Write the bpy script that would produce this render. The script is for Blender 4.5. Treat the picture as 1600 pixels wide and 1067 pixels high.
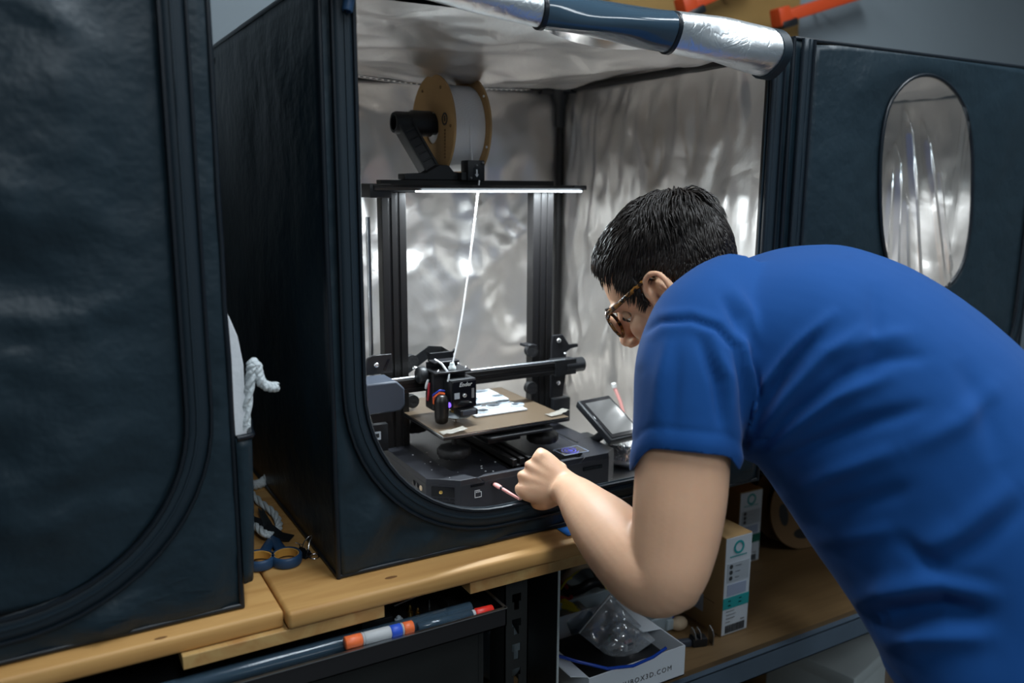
import bpy, bmesh, math, random
import numpy as np
from mathutils import Vector, Matrix, noise

# ------------------------------------------------------------------ scene, camera, lights
for o in list(bpy.data.objects):
    bpy.data.objects.remove(o)
SC = bpy.context.scene
COL = SC.collection
random.seed(7)
rng = np.random.default_rng(7)

CAM_F = 1304.53
CAM_C = np.array([-0.3151, -1.0047, 0.5161])
YAW, PITCH, ROLL = 0.5219, 0.1876, 0.0060
_fw = np.array([math.sin(YAW)*math.cos(PITCH), math.cos(YAW)*math.cos(PITCH), -math.sin(PITCH)])
_r = np.array([math.cos(YAW), -math.sin(YAW), 0.0])
_u = np.cross(_r, _fw)
CR = _r*math.cos(ROLL) + _u*math.sin(ROLL)
CU = -_r*math.sin(ROLL) + _u*math.cos(ROLL)
CF = _fw

def ray(x, y):
    return CF + CR*(x-800)/CAM_F - CU*(y-533.5)/CAM_F
def on_z(x, y, z):
    d = ray(x, y); return CAM_C + d*(z-CAM_C[2])/d[2]
def on_y(x, y, Y):
    d = ray(x, y); return CAM_C + d*(Y-CAM_C[1])/d[1]
def at_d(x, y, D):
    return CAM_C + ray(x, y)*D

cam_data = bpy.data.cameras.new('camera')
cam = bpy.data.objects.new('camera', cam_data)
COL.objects.link(cam)
cam_data.sensor_width = 36.0
cam_data.lens = CAM_F/1600*36
cam_data.clip_start = 0.02
M = Matrix.Identity(4)
for i in range(3):
    M[i][0] = CR[i]; M[i][1] = CU[i]; M[i][2] = -CF[i]; M[i][3] = CAM_C[i]
cam.matrix_world = M
cam_data.dof.use_dof = True
cam_data.dof.focus_distance = 1.22
cam_data.dof.aperture_fstop = 2.8
SC.camera = cam

world = bpy.data.worlds.new('world')
SC.world = world
world.use_nodes = True
world.node_tree.nodes['Background'].inputs[0].default_value = (0.55, 0.68, 0.8, 1)
world.node_tree.nodes['Background'].inputs[1].default_value = 0.10

SC.view_settings.view_transform = 'Standard'
SC.view_settings.look = 'None'
SC.view_settings.gamma = 1.0
SC.view_settings.use_curve_mapping = False
SC.view_settings.exposure = 0.2

def area_light(name, loc, target, sx, sy, power, color):
    ld = bpy.data.lights.new(name, 'AREA')
    ld.shape = 'RECTANGLE'; ld.size = sx; ld.size_y = sy
    ld.energy = power; ld.color = color
    o = bpy.data.objects.new(name, ld); COL.objects.link(o)
    o.location = loc
    d = Vector(target)-Vector(loc)
    o.rotation_euler = d.to_track_quat('-Z', 'Y').to_euler()
    return o
CEIL = 1.72
LAMPS = [(0.30, -0.45, 15.0), (1.45, -0.55, 12.0), (-0.3, -2.2, 16.0), (1.6, -2.2, 8.0)]
for lx, ly, pw in LAMPS:
    area_light('ceiling_lamp_light', (lx, ly, CEIL-0.07), (lx, ly, 0), 0.28, 1.15, pw, (0.86, 0.94, 1.0))

# ------------------------------------------------------------------ materials
MATS = {}
def mat(name, color=(0.5, 0.5, 0.5), rough=0.5, metal=0.0, bump=None, var=None, spec=0.5, emit=None,
        trans=0.0, alpha=1.0, sheen=0.0, coat=0.0, sss=0.0, ior=1.45):
    """bump=(scale, strength, distance, stretch); var=(scale, amount, stretch) brightness mottling; stretch is an xyz scale."""
    if name in MATS: return MATS[name]
    m = bpy.data.materials.new(name); m.use_nodes = True
    nt = m.node_tree; b = nt.nodes['Principled BSDF']
    b.inputs['Base Color'].default_value = (*color, 1)
    b.inputs['Roughness'].default_value = rough
    b.inputs['Metallic'].default_value = metal
    b.inputs['Specular IOR Level'].default_value = spec
    b.inputs['IOR'].default_value = ior
    b.inputs['Transmission Weight'].default_value = trans
    b.inputs['Alpha'].default_value = alpha
    b.inputs['Sheen Weight'].default_value = sheen
    b.inputs['Coat Weight'].default_value = coat
    if sss:
        b.inputs['Subsurface Weight'].default_value = sss
        b.inputs['Subsurface Radius'].default_value = (0.012, 0.005, 0.003)
        b.inputs['Subsurface Scale'].default_value = 1.0
    if emit:
        b.inputs['Emission Color'].default_value = (*emit[0], 1)
        b.inputs['Emission Strength'].default_value = emit[1]
    if bump or var:
        tc = nt.nodes.new('ShaderNodeTexCoord')
    def noise_node(scale, stretch, detail=4.0, dist=0.0):
        n = nt.nodes.new('ShaderNodeTexNoise')
        n.inputs['Scale'].default_value = scale; n.inputs['Detail'].default_value = detail
        n.inputs['Distortion'].default_value = dist
        mp = nt.nodes.new('ShaderNodeMapping'); mp.inputs['Scale'].default_value = stretch
        nt.links.new(tc.outputs['Object'], mp.inputs['Vector']); nt.links.new(mp.outputs[0], n.inputs['Vector'])
        return n
    if bump:
        bs = list(bump)+[None]*(4-len(bump))
        n = noise_node(bs[0], bs[3] or (1, 1, 1))
        bn = nt.nodes.new('ShaderNodeBump')
        bn.inputs['Strength'].default_value = bs[1]; bn.inputs['Distance'].default_value = bs[2] or 0.002
        nt.links.new(n.outputs['Fac'], bn.inputs['Height']); nt.links.new(bn.outputs[0], b.inputs['Normal'])
    if var:
        vs = list(var)+[None]*(3-len(var))
        n = noise_node(vs[0], vs[2] or (1, 1, 1))
        r = nt.nodes.new('ShaderNodeMapRange')
        r.inputs['To Min'].default_value = 1-vs[1]; r.inputs['To Max'].default_value = 1+vs[1]
        mx = nt.nodes.new('ShaderNodeMix'); mx.data_type = 'RGBA'; mx.blend_type = 'MULTIPLY'
        mx.inputs[0].default_value = 1.0
        mx.inputs[6].default_value = (*color, 1)
        nt.links.new(n.outputs['Fac'], r.inputs['Value']); nt.links.new(r.outputs[0], mx.inputs[7])
        nt.links.new(mx.outputs[2], b.inputs['Base Color'])
    MATS[name] = m
    return m

def wood_mat(name, c1, c2, scale=1.0, along='X'):
    m = bpy.data.materials.new(name); m.use_nodes = True
    nt = m.node_tree; b = nt.nodes['Principled BSDF']
    tc = nt.nodes.new('ShaderNodeTexCoord'); mp = nt.nodes.new('ShaderNodeMapping')
    s = {'X': (1.2, 14, 14), 'Y': (14, 1.2, 14)}[along]
    mp.inputs['Scale'].default_value = s
    n1 = nt.nodes.new('ShaderNodeTexNoise'); n1.inputs['Scale'].default_value = 2.2*scale
    n1.inputs['Detail'].default_value = 8; n1.inputs['Distortion'].default_value = 0.9
    nt.links.new(tc.outputs['Object'], mp.inputs[0]); nt.links.new(mp.outputs[0], n1.inputs['Vector'])
    n2 = nt.nodes.new('ShaderNodeTexNoise'); n2.inputs['Scale'].default_value = 4.0
    nt.links.new(tc.outputs['Object'], n2.inputs['Vector'])
    ramp = nt.nodes.new('ShaderNodeValToRGB')
    ramp.color_ramp.elements[0].position = 0.36; ramp.color_ramp.elements[0].color = (*c2, 1)
    ramp.color_ramp.elements[1].position = 0.60; ramp.color_ramp.elements[1].color = (*c1, 1)
    nt.links.new(n1.outputs['Fac'], ramp.inputs[0])
    hs = nt.nodes.new('ShaderNodeMix'); hs.data_type = 'RGBA'; hs.blend_type = 'MULTIPLY'; hs.inputs[0].default_value = 1
    mr = nt.nodes.new('ShaderNodeMapRange'); mr.inputs['To Min'].default_value = 0.75; mr.inputs['To Max'].default_value = 1.2
    nt.links.new(n2.outputs['Fac'], mr.inputs[0])
    nt.links.new(ramp.outputs[0], hs.inputs[6]); nt.links.new(mr.outputs[0], hs.inputs[7])
    nt.links.new(hs.outputs[2], b.inputs['Base Color'])
    bp = nt.nodes.new('ShaderNodeBump'); bp.inputs['Strength'].default_value = 0.12; bp.inputs['Distance'].default_value = 0.002
    nt.links.new(n1.outputs['Fac'], bp.inputs['Height']); nt.links.new(bp.outputs[0], b.inputs['Normal'])
    b.inputs['Roughness'].default_value = 0.56
    MATS[name] = m
    return m

def film_mat(name, tint=(0.9, 0.93, 0.95), gloss=0.22, rough=0.04, bump=None, haze=0.0):
    """thin clear plastic: straight-through transparency plus a fresnel-weighted gloss"""
    m = bpy.data.materials.new(name); m.use_nodes = True
    nt = m.node_tree
    for n in list(nt.nodes): nt.nodes.remove(n)
    out = nt.nodes.new('ShaderNodeOutputMaterial')
    tr = nt.nodes.new('ShaderNodeBsdfTransparent'); tr.inputs[0].default_value = (*tint, 1)
    gl = nt.nodes.new('ShaderNodeBsdfGlossy'); gl.inputs['Roughness'].default_value = rough
    gl.inputs[0].default_value = (1, 1, 1, 1)
    fr = nt.nodes.new('ShaderNodeFresnel'); fr.inputs[0].default_value = 1.5
    ad = nt.nodes.new('ShaderNodeMath'); ad.operation = 'ADD'; ad.inputs[1].default_value = gloss; ad.use_clamp = True
    mx = nt.nodes.new('ShaderNodeMixShader')
    nt.links.new(fr.outputs[0], ad.inputs[0]); nt.links.new(ad.outputs[0], mx.inputs[0])
    nt.links.new(tr.outputs[0], mx.inputs[1]); nt.links.new(gl.outputs[0], mx.inputs[2])
    if haze:
        df = nt.nodes.new('ShaderNodeBsdfDiffuse'); df.inputs[0].default_value = (0.8, 0.85, 0.9, 1)
        m2 = nt.nodes.new('ShaderNodeMixShader'); m2.inputs[0].default_value = haze
        nt.links.new(mx.outputs[0], m2.inputs[1]); nt.links.new(df.outputs[0], m2.inputs[2]); nt.links.new(m2.outputs[0], out.inputs[0])
    else:
        nt.links.new(mx.outputs[0], out.inputs[0])
    if bump:
        tc = nt.nodes.new('ShaderNodeTexCoord'); mp = nt.nodes.new('ShaderNodeMapping')
        mp.inputs['Scale'].default_value = bump[2]
        n = nt.nodes.new('ShaderNodeTexNoise'); n.inputs['Scale'].default_value = bump[0]; n.inputs['Detail'].default_value = 3
        bn = nt.nodes.new('ShaderNodeBump'); bn.inputs['Strength'].default_value = bump[1]; bn.inputs['Distance'].default_value = 0.01
        nt.links.new(tc.outputs['Object'], mp.inputs[0]); nt.links.new(mp.outputs[0], n.inputs['Vector'])
        nt.links.new(n.outputs['Fac'], bn.inputs['Height'])
        nt.links.new(bn.outputs[0], gl.inputs['Normal']); nt.links.new(bn.outputs[0], fr.inputs['Normal'])
    MATS[name] = m
    return m

def foil_mat(name, color, rough, scale, strength):
    """silvered mylar: metal with creases (ridged voronoi) and soft crumple"""
    m = bpy.data.materials.new(name); m.use_nodes = True
    nt = m.node_tree; b = nt.nodes['Principled BSDF']
    b.inputs['Base Color'].default_value = (*color, 1); b.inputs['Metallic'].default_value = 0.85
    b.inputs['Roughness'].default_value = rough
    tc = nt.nodes.new('ShaderNodeTexCoord')
    vo = nt.nodes.new('ShaderNodeTexVoronoi'); vo.feature = 'DISTANCE_TO_EDGE'; vo.inputs['Scale'].default_value = scale
    ds = nt.nodes.new('ShaderNodeTexNoise'); ds.inputs['Scale'].default_value = scale*0.8; ds.inputs['Detail'].default_value = 4
    ds.inputs['Distortion'].default_value = 1.2
    va = nt.nodes.new('ShaderNodeVectorMath'); va.operation = 'MULTIPLY_ADD'
    va.inputs[1].default_value = (0.12, 0.12, 0.12)
    nt.links.new(tc.outputs['Object'], ds.inputs['Vector'])
    nt.links.new(ds.outputs['Color'], va.inputs[0]); nt.links.new(tc.outputs['Object'], va.inputs[2])
    nt.links.new(va.outputs[0], vo.inputs['Vector'])
    b1 = nt.nodes.new('ShaderNodeBump'); b1.inputs['Strength'].default_value = strength; b1.inputs['Distance'].default_value = 0.01
    b2 = nt.nodes.new('ShaderNodeBump'); b2.inputs['Strength'].default_value = strength*0.8; b2.inputs['Distance'].default_value = 0.008
    sq = nt.nodes.new('ShaderNodeMath'); sq.operation = 'MINIMUM'; sq.inputs[1].default_value = 0.10
    nt.links.new(vo.outputs['Distance'], sq.inputs[0])
    nt.links.new(sq.outputs[0], b1.inputs['Height']); nt.links.new(ds.outputs['Fac'], b2.inputs['Height'])
    nt.links.new(b1.outputs[0], b2.inputs['Normal']); nt.links.new(b2.outputs[0], b.inputs['Normal'])
    MATS[name] = m
    return m

mat('fabric', (0.011, 0.024, 0.034), 0.44, 0, bump=(11, 0.45, 0.02), spec=0.42, var=(6, 0.2))
mat('fabric_band', (0.010, 0.020, 0.029), 0.5, 0, bump=(500, 0.3, 0.0006), spec=0.4)
mat('piping', (0.007, 0.011, 0.016), 0.35, spec=0.5)
foil_mat('foil', (0.74, 0.71, 0.68), 0.34, 5.5, 0.55)
foil_mat('foil_roll', (0.80, 0.84, 0.86), 0.30, 22, 0.25)
film_mat('film', (0.88, 0.90, 0.90), 0.14, 0.16)
film_mat('film_bag', (0.92, 0.95, 0.97), 0.16, 0.14, bump=(22, 0.7, (1, 1, 1)), haze=0.20)
film_mat('film_dark', (0.55, 0.62, 0.68), 0.16, 0.2, haze=0.12)
mat('roll_film', (0.035, 0.065, 0.095), 0.12, 0, spec=0.6, coat=0.4, bump=(7, 0.2, 0.01))
wood_mat('pine', (0.56, 0.315, 0.105), (0.43, 0.215, 0.06))
wood_mat('batten_wood', (0.50, 0.32, 0.12), (0.42, 0.22, 0.07), along='Y')
wood_mat('shelf_board', (0.19, 0.115, 0.048), (0.165, 0.098, 0.04), 3.0)
mat('knot', (0.20, 0.09, 0.03), 0.5, var=(120, 0.4))
mat('black_metal', (0.016, 0.016, 0.018), 0.38, 0.2, spec=0.5)
mat('anodised', (0.014, 0.013, 0.013), 0.34, 0.35, spec=0.6)
mat('black_plastic', (0.012, 0.013, 0.015), 0.42, spec=0.5)
mat('black_gloss', (0.008, 0.008, 0.010), 0.12, spec=0.6)
mat('base_metal', (0.022, 0.023, 0.029), 0.45, 0.1, spec=0.5, bump=(900, 0.15, 0.0004))
mat('grey_plastic', (0.045, 0.055, 0.075), 0.5)
mat('chrome', (0.75, 0.75, 0.76), 0.18, 1.0)
mat('brass', (0.75, 0.50, 0.15), 0.3, 1.0)
mat('steel', (0.42, 0.44, 0.46), 0.3, 1.0)
mat('white_plastic', (0.80, 0.80, 0.78), 0.45, var=(30, 0.06))
mat('white_print', (0.50, 0.52, 0.53), 0.5)
mat('white_ink', (0.72, 0.74, 0.76), 0.5)
mat('grey_ink', (0.20, 0.21, 0.22), 0.5)
mat('cardboard', (0.42, 0.26, 0.11), 0.75, var=(40, 0.08))
mat('cardboard_dark_and_shaded', (0.20, 0.115, 0.05), 0.8, var=(30, 0.12))  # dark marks on cardboard, and the shelf spool with shade in its colour
mat('bed_pei', (0.125, 0.088, 0.055), 0.42, 0.3, bump=(1500, 0.5, 0.0004), var=(900, 0.25))
mat('filament_white', (0.85, 0.85, 0.86), 0.4)
mat('tape_clear', (0.36, 0.34, 0.30), 0.3, alpha=0.6)
mat('rubber', (0.010, 0.010, 0.011), 0.6, bump=(150, 0.5, 0.002))
mat('led_glow', (1, 1, 1), 0.5, emit=((0.80, 0.93, 1.0), 9.0))
mat('blue_led', (0.05, 0.03, 0.4), 0.4, emit=((0.22, 0.10, 1.0), 1.6))
mat('orange_plastic', (0.80, 0.13, 0.03), 0.4)
mat('orange_bright', (0.85, 0.17, 0.05), 0.38)
mat('red_plastic', (0.75, 0.03, 0.02), 0.35)
mat('blue_print', (0.03, 0.10, 0.62), 0.4)
mat('navy_plastic', (0.018, 0.055, 0.125), 0.45)
mat('amber_plastic', (0.55, 0.29, 0.06), 0.5)
mat('rope', (0.62, 0.68, 0.70), 0.8, bump=(220, 0.8, 0.003))
mat('foam_white', (0.72, 0.75, 0.78), 0.6, bump=(120, 0.3, 0.002))
mat('pink_cable', (0.80, 0.36, 0.33), 0.45)
mat('blue_tape', (0.02, 0.16, 0.55), 0.6)
mat('wall_paint', (0.25, 0.295, 0.325), 0.8, bump=(60, 0.06, 0.004), var=(3, 0.05))
mat('ceiling_paint', (0.6, 0.6, 0.6), 0.9)
mat('floor_concrete', (0.16, 0.16, 0.155), 0.7, bump=(30, 0.2, 0.004), var=(5, 0.2))
mat('lamp_diffuser', (0.9, 0.9, 0.9), 0.6, emit=((0.86, 0.94, 1.0), 3.0))
mat('lamp_housing', (0.75, 0.76, 0.77), 0.5)
mat('rack_steel', (0.018, 0.020, 0.020), 0.45, 0.2, var=(20, 0.2))
mat('beam_blue', (0.10, 0.15, 0.21), 0.45, 0.3, var=(15, 0.15))
mat('carton_white', (0.80, 0.86, 0.92), 0.55)
mat('label_white', (0.62, 0.68, 0.74), 0.5)
mat('label_grey', (0.42, 0.47, 0.52), 0.5)
mat('label_lilac', (0.33, 0.39, 0.53), 0.5)
mat('teal_ink', (0.01, 0.33, 0.34), 0.5)
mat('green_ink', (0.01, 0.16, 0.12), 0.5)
mat('dark_ink', (0.03, 0.035, 0.04), 0.5)
mat('clear_bin', (0.55, 0.66, 0.72), 0.25, alpha=0.42, spec=0.5)
mat('grey_bag', (0.16, 0.20, 0.22), 0.4, bump=(14, 0.6, 0.02))
mat('yellow_wire', (0.62, 0.50, 0.02), 0.4)
mat('red_wire', (0.35, 0.02, 0.03), 0.4)
mat('blue_tube', (0.01, 0.06, 0.42), 0.25, spec=0.6)
mat('blue_plastic', (0.02, 0.05, 0.40), 0.4)
mat('cream', (0.55, 0.42, 0.28), 0.6)
mat('brown_foam', (0.10, 0.065, 0.045), 0.8)
mat('clear_tube', (0.05, 0.09, 0.13), 0.12, spec=0.7, alpha=0.6)
mat('tan_ply', (0.36, 0.22, 0.07), 0.7, var=(8, 0.12))
mat('rack_orange', (0.62, 0.07, 0.015), 0.45)
mat('storage_grey', (0.50, 0.55, 0.55), 0.6)

# ------------------------------------------------------------------ mesh helpers
ORIGIN = {}
def rotz(a): return Matrix.Rotation(a, 4, 'Z')
def T(x, y, z): return Matrix.Translation((x, y, z))

class MB:
    """collects shapes (world coordinates, or local to matrix m) and links them as one mesh object"""
    def __init__(s, m=None):
        s.v = []; s.f = []; s.m = m
    def add(s, verts, faces, m=None):
        o = len(s.v)
        for q in verts:
            q = Vector((float(q[0]), float(q[1]), float(q[2])))
            if m is not None: q = m @ q
            if s.m is not None: q = s.m @ q
            s.v.append(q)
        s.f += [tuple(i+o for i in f) for f in faces]
        return s
    def bx(s, x0, x1, y0, y1, z0, z1, m=None):
        v = [(x, y, z) for z in (z0, z1) for y in (y0, y1) for x in (x0, x1)]
        return s.add(v, [(0, 2, 3, 1), (4, 5, 7, 6), (0, 1, 5, 4), (2, 6, 7, 3), (0, 4, 6, 2), (1, 3, 7, 5)], m)
    def rbx(s, x0, x1, y0, y1, z0, z1, b=0.004, seg=2, m=None):
        bm = bmesh.new()
        bmesh.ops.create_cube(bm, size=1)
        for v in bm.verts:
            v.co = Vector(((x0+x1)/2+v.co.x*(x1-x0), (y0+y1)/2+v.co.y*(y1-y0), (z0+z1)/2+v.co.z*(z1-z0)))
        bmesh.ops.bevel(bm, geom=bm.edges[:], offset=b, segments=seg, profile=0.5, affect='EDGES')
        bm.verts.index_update()
        s.add([v.co for v in bm.verts], [tuple(v.index for v in f.verts) for f in bm.faces], m)
        bm.free(); return s
    def loft(s, rings, caps=True, closed_ring=True, closed_path=False, m=None):
        n = len(rings[0]); v = [q for r in rings for q in r]; f = []
        R = len(rings)
        for i in range(R if closed_path else R-1):
            a = i*n; b = ((i+1) % R)*n
            for j in range(n if closed_ring else n-1):
                k = (j+1) % n
                f.append((a+j, a+k, b+k, b+j))
        if caps and closed_ring and not closed_path:
            f.append(tuple(reversed(range(n)))); f.append(tuple((R-1)*n+j for j in range(n)))
        return s.add(v, f, m)
    def tube(s, pts, r, n=8, closed=False, caps=True, flat=1.0, up=None, m=None):
        P = [Vector((float(a), float(b), float(c))) for a, b, c in pts]
        R = len(P)
        rr = r if hasattr(r, '__len__') else [r]*R
        rings = []; prev = None
        for i in range(R):
            if closed: t = P[(i+1) % R]-P[i-1]
            else: t = P[min(i+1, R-1)]-P[max(i-1, 0)]
            t.normalize()
            if prev is None:
                a = Vector(up) if up else (Vector((0, 0, 1)) if abs(t.z) < 0.9 else Vector((1, 0, 0)))
            else: a = prev
            if up: a = Vector(up)
            a = (a - t*a.dot(t))
            if a.length < 1e-6: a = t.orthogonal()
            a.normalize(); b = t.cross(a); prev = a
            rings.append([P[i]+(a*math.cos(2*math.pi*k/n)*flat+b*math.sin(2*math.pi*k/n))*rr[i] for k in range(n)])
        return s.loft(rings, caps=caps, closed_path=closed, m=m)
    def cyl(s, p0, p1, r0, r1=None, n=16, m=None):
        return s.tube([p0, p1], [r0, r0 if r1 is None else r1], n, m=m)
    def lathe(s, prof, origin, axis=(0, 0, 1), n=24, m=None, closed=False):
        ax = Vector(axis).normalized(); a = ax.orthogonal().normalized(); b = ax.cross(a); o = Vector([float(c) for c in origin])
        rings = [[o+ax*h+(a*math.cos(2*math.pi*k/n)+b*math.sin(2*math.pi*k/n))*r for k in range(n)] for r, h in prof]
        return s.loft(rings, caps=not closed, closed_path=closed, m=m)
    def prism(s, poly, t0, t1, plane='xz', m=None):
        """polygon in a plane extruded from t0 to t1 along the third axis"""
        def P(a, b, t): return {'xz': (a, t, b), 'xy': (a, b, t), 'yz': (t, a, b)}[plane]
        n = len(poly)
        v = [P(a, b, t0) for a, b in poly]+[P(a, b, t1) for a, b in poly]
        f = [tuple(range(n)), tuple(reversed(range(n, 2*n)))]+[(i, n+i, n+(i+1) % n, (i+1) % n) for i in range(n)]
        return s.add(v, f, m)
    def grid(s, fn, nu, nv, m=None):
        v = [fn(i/nu, j/nv) for j in range(nv+1) for i in range(nu+1)]
        f = [(j*(nu+1)+i, j*(nu+1)+i+1, (j+1)*(nu+1)+i+1, (j+1)*(nu+1)+i) for j in range(nv) for i in range(nu)]
        return s.add(v, f, m)
    def sphere(s, c, r, nu=12, nv=8, m=None, sc=(1, 1, 1)):
        prof = []
        rings = [[(c[0]+r*sc[0]*math.sin(math.pi*j/nv)*math.cos(2*math.pi*i/nu), c[1]+r*sc[1]*math.sin(math.pi*j/nv)*math.sin(2*math.pi*i/nu), c[2]+r*sc[2]*math.cos(math.pi*j/nv)) for i in range(nu)] for j in range(1, nv)]
        k = len(rings)*nu
        v = [q for rr in rings for q in rr]+[(c[0], c[1], c[2]+r*sc[2]), (c[0], c[1], c[2]-r*sc[2])]
        f = [(j*nu+i, j*nu+(i+1) % nu, (j+1)*nu+(i+1) % nu, (j+1)*nu+i) for j in range(nv-2) for i in range(nu)]
        f += [((i+1) % nu, i, k) for i in range(nu)]+[((nv-2)*nu+i, (nv-2)*nu+(i+1) % nu, k+1) for i in range(nu)]
        return s.add(v, f, m)
    def build(s, name, material, parent=None, smooth=35, solidify=None, bevel=None, subsurf=0, fix=True):
        org = ORIGIN[parent.name] if parent is not None else None
        if org is None:
            xs = np.array([[q.x, q.y, q.z] for q in s.v])
            lo, hi = xs.min(0), xs.max(0)
            org = Vector(((lo[0]+hi[0])/2, (lo[1]+hi[1])/2, lo[2]))
        me = bpy.data.meshes.new(name)
        me.from_pydata([q-org for q in s.v], [], s.f)
        me.update()
        if fix:
            bm = bmesh.new(); bm.from_mesh(me)
            bmesh.ops.recalc_face_normals(bm, faces=bm.faces[:]); bm.to_mesh(me); bm.free()
        me.materials.append(MATS[material] if isinstance(material, str) else material)
        if smooth:
            me.shade_smooth()
            if smooth < 180: me.set_sharp_from_angle(angle=math.radians(smooth))
        o = bpy.data.objects.new(name, me); COL.objects.link(o)
        if parent is not None: o.parent = parent
        else: o.location = org
        ORIGIN[o.name] = org
        if solidify:
            md = o.modifiers.new('thickness', 'SOLIDIFY'); md.thickness = solidify; md.offset = 0
        if bevel:
            md = o.modifiers.new('bevel', 'BEVEL'); md.width = bevel; md.segments = 2; md.limit_method = 'ANGLE'
        if subsurf:
            md = o.modifiers.new('subsurf', 'SUBSURF'); md.levels = subsurf; md.render_levels = subsurf
        return o

def thing(name, label, cat, loc=(0, 0, 0), group=None):
    o = bpy.data.objects.new(name, None); COL.objects.link(o)
    o.location = loc; o.empty_display_size = 0.05
    ORIGIN[o.name] = Vector([float(c) for c in loc])
    return tag(o, label, cat, group)
def tag(o, label, cat, group=None):
    o['label'] = label; o['category'] = cat
    if group: o['group'] = group
    return o
def struct(o, label=None):
    o['kind'] = 'structure'
    if label: o['label'] = label
    return o
def text_mesh(txt, size, m, spacing=1.0, shear=0.0, extrude=0.0003):
    """lettering as flat geometry, lying in the xy plane of matrix m; returns MB"""
    cu = bpy.data.curves.new('txt', 'FONT'); cu.body = txt; cu.size = size; cu.align_x = 'CENTER'; cu.align_y = 'CENTER'
    cu.space_character = spacing; cu.shear = shear; cu.extrude = extrude; cu.resolution_u = 2
    o = bpy.data.objects.new('txt', cu); COL.objects.link(o)
    bpy.context.view_layer.update()
    me = bpy.data.meshes.new_from_object(o.evaluated_get(bpy.context.evaluated_depsgraph_get()))
    mb = MB(); mb.add([m @ v.co for v in me.vertices], [tuple(p.vertices) for p in me.polygons])
    bpy.data.objects.remove(o); bpy.data.curves.remove(cu); bpy.data.meshes.remove(me)
    return mb
def nz(x, y, z, s=1.0):
    return noise.noise(Vector((x*s, y*s, z*s)))
def ridge(x, y, z, s=1.0):
    return 1-2*abs(noise.noise(Vector((x*s, y*s, z*s))))
# ------------------------------------------------------------------ room shell
FLOOR = -0.93
XL, XR, YF, YB = -2.4, 3.2, -3.4, 0.80
struct(MB().bx(XL-.1, XR+.1, YF-.1, YB+.1, FLOOR-.1, FLOOR).build('floor', 'floor_concrete', smooth=0))
struct(MB().bx(XL-.1, XR+.1, YF-.1, YB+.1, CEIL, CEIL+.1).build('ceiling', 'ceiling_paint', smooth=0))
struct(MB().bx(XL-.1, XR+.1, YB, YB+.1, FLOOR, CEIL).build('wall_back', 'wall_paint', smooth=0))
struct(MB().bx(XL-.1, XL, YF, YB, FLOOR, CEIL).build('wall_left', 'wall_paint', smooth=0))
struct(MB().bx(XR, XR+.1, YF, YB, FLOOR, CEIL).build('wall_right', 'wall_paint', smooth=0))
struct(MB().bx(XL-.1, XR+.1, YF-.1, YF, FLOOR, CEIL).build('wall_front', 'wall_paint', smooth=0))
names = ['over the open enclosure', 'over the right enclosure', 'at the rear left of the room', 'at the rear right of the room']
for (lx, ly, pw), nm in zip(LAMPS, names):
    t = thing('ceiling_lamp', 'long white panel lamp on the ceiling '+nm, 'lamp', (lx, ly, CEIL-.06), 'ceiling panel lamps')
    mb = MB()
    mb.bx(lx-.16, lx+.16, ly-.6, ly+.6, CEIL-.05, CEIL)
    mb.build('housing', 'lamp_housing', t, 0)
    MB().bx(lx-.14, lx+.14, ly-.575, ly+.575, CEIL-.056, CEIL-.05).build('diffuser', 'lamp_diffuser', t, 0)

# ------------------------------------------------------------------ fabric enclosures
H = 0.752
def open_path(xl, xr, zb, zt, R, n=14):
    """inner path of a U-shaped opening, from the top left down, round, and up to the top right; with outward normals"""
    p = []; nr = []
    for i in range(24):
        p.append((xl, zt+(zb+R-zt)*i/24)); nr.append((-1, 0))
    for i in range(n+1):
        a = math.pi+math.pi/2*i/n
        p.append((xl+R+R*math.cos(a), zb+R+R*math.sin(a))); nr.append((math.cos(a), math.sin(a)))
    for i in range(1, 24):
        p.append((xl+R+(xr-xl-2*R)*i/24, zb)); nr.append((0, -1))
    for i in range(n+1):
        a = -math.pi/2+math.pi/2*i/n
        p.append((xr-R+R*math.cos(a), zb+R+R*math.sin(a))); nr.append((math.cos(a), math.sin(a)))
    for i in range(1, 25):
        p.append((xr, zb+R+(zt-zb-R)*i/24)); nr.append((1, 0))
    return p, nr
def outer_pair(x0, x1, xl, xr, zb, zt, R, n=14):
    q = []
    h = n//2
    for i in range(24): q.append((x0, zt+(zb+R-zt)*i/24))
    for i in range(h): q.append((x0, (zb+R)*(1-i/h)))
    for i in range(n-h+1): q.append((x0+(xl+R-x0)*i/(n-h), 0))
    for i in range(1, 24): q.append((xl+R+(xr-xl-2*R)*i/24, 0))
    for i in range(n-h+1): q.append((xr-R+(x1-xr+R)*i/(n-h), 0))
    for i in range(1, h+1): q.append((x1, (zb+R)*i/h))
    for i in range(1, 25): q.append((x1, zb+R+(zt-zb-R)*i/24))
    return q
def annulus(mb, inner, outer, k, fn, closed=False):
    n = len(inner); v = []
    for j in range(k+1):
        t = j/k
        for a, b in zip(inner, outer):
            v.append(fn(a[0]+(b[0]-a[0])*t, a[1]+(b[1]-a[1])*t, t))
    f = []
    for j in range(k):
        for i in range(n if closed else n-1):
            e = (i+1) % n
            f.append((j*n+i, j*n+e, (j+1)*n+e, (j+1)*n+i))
    mb.add(v, f)

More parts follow.
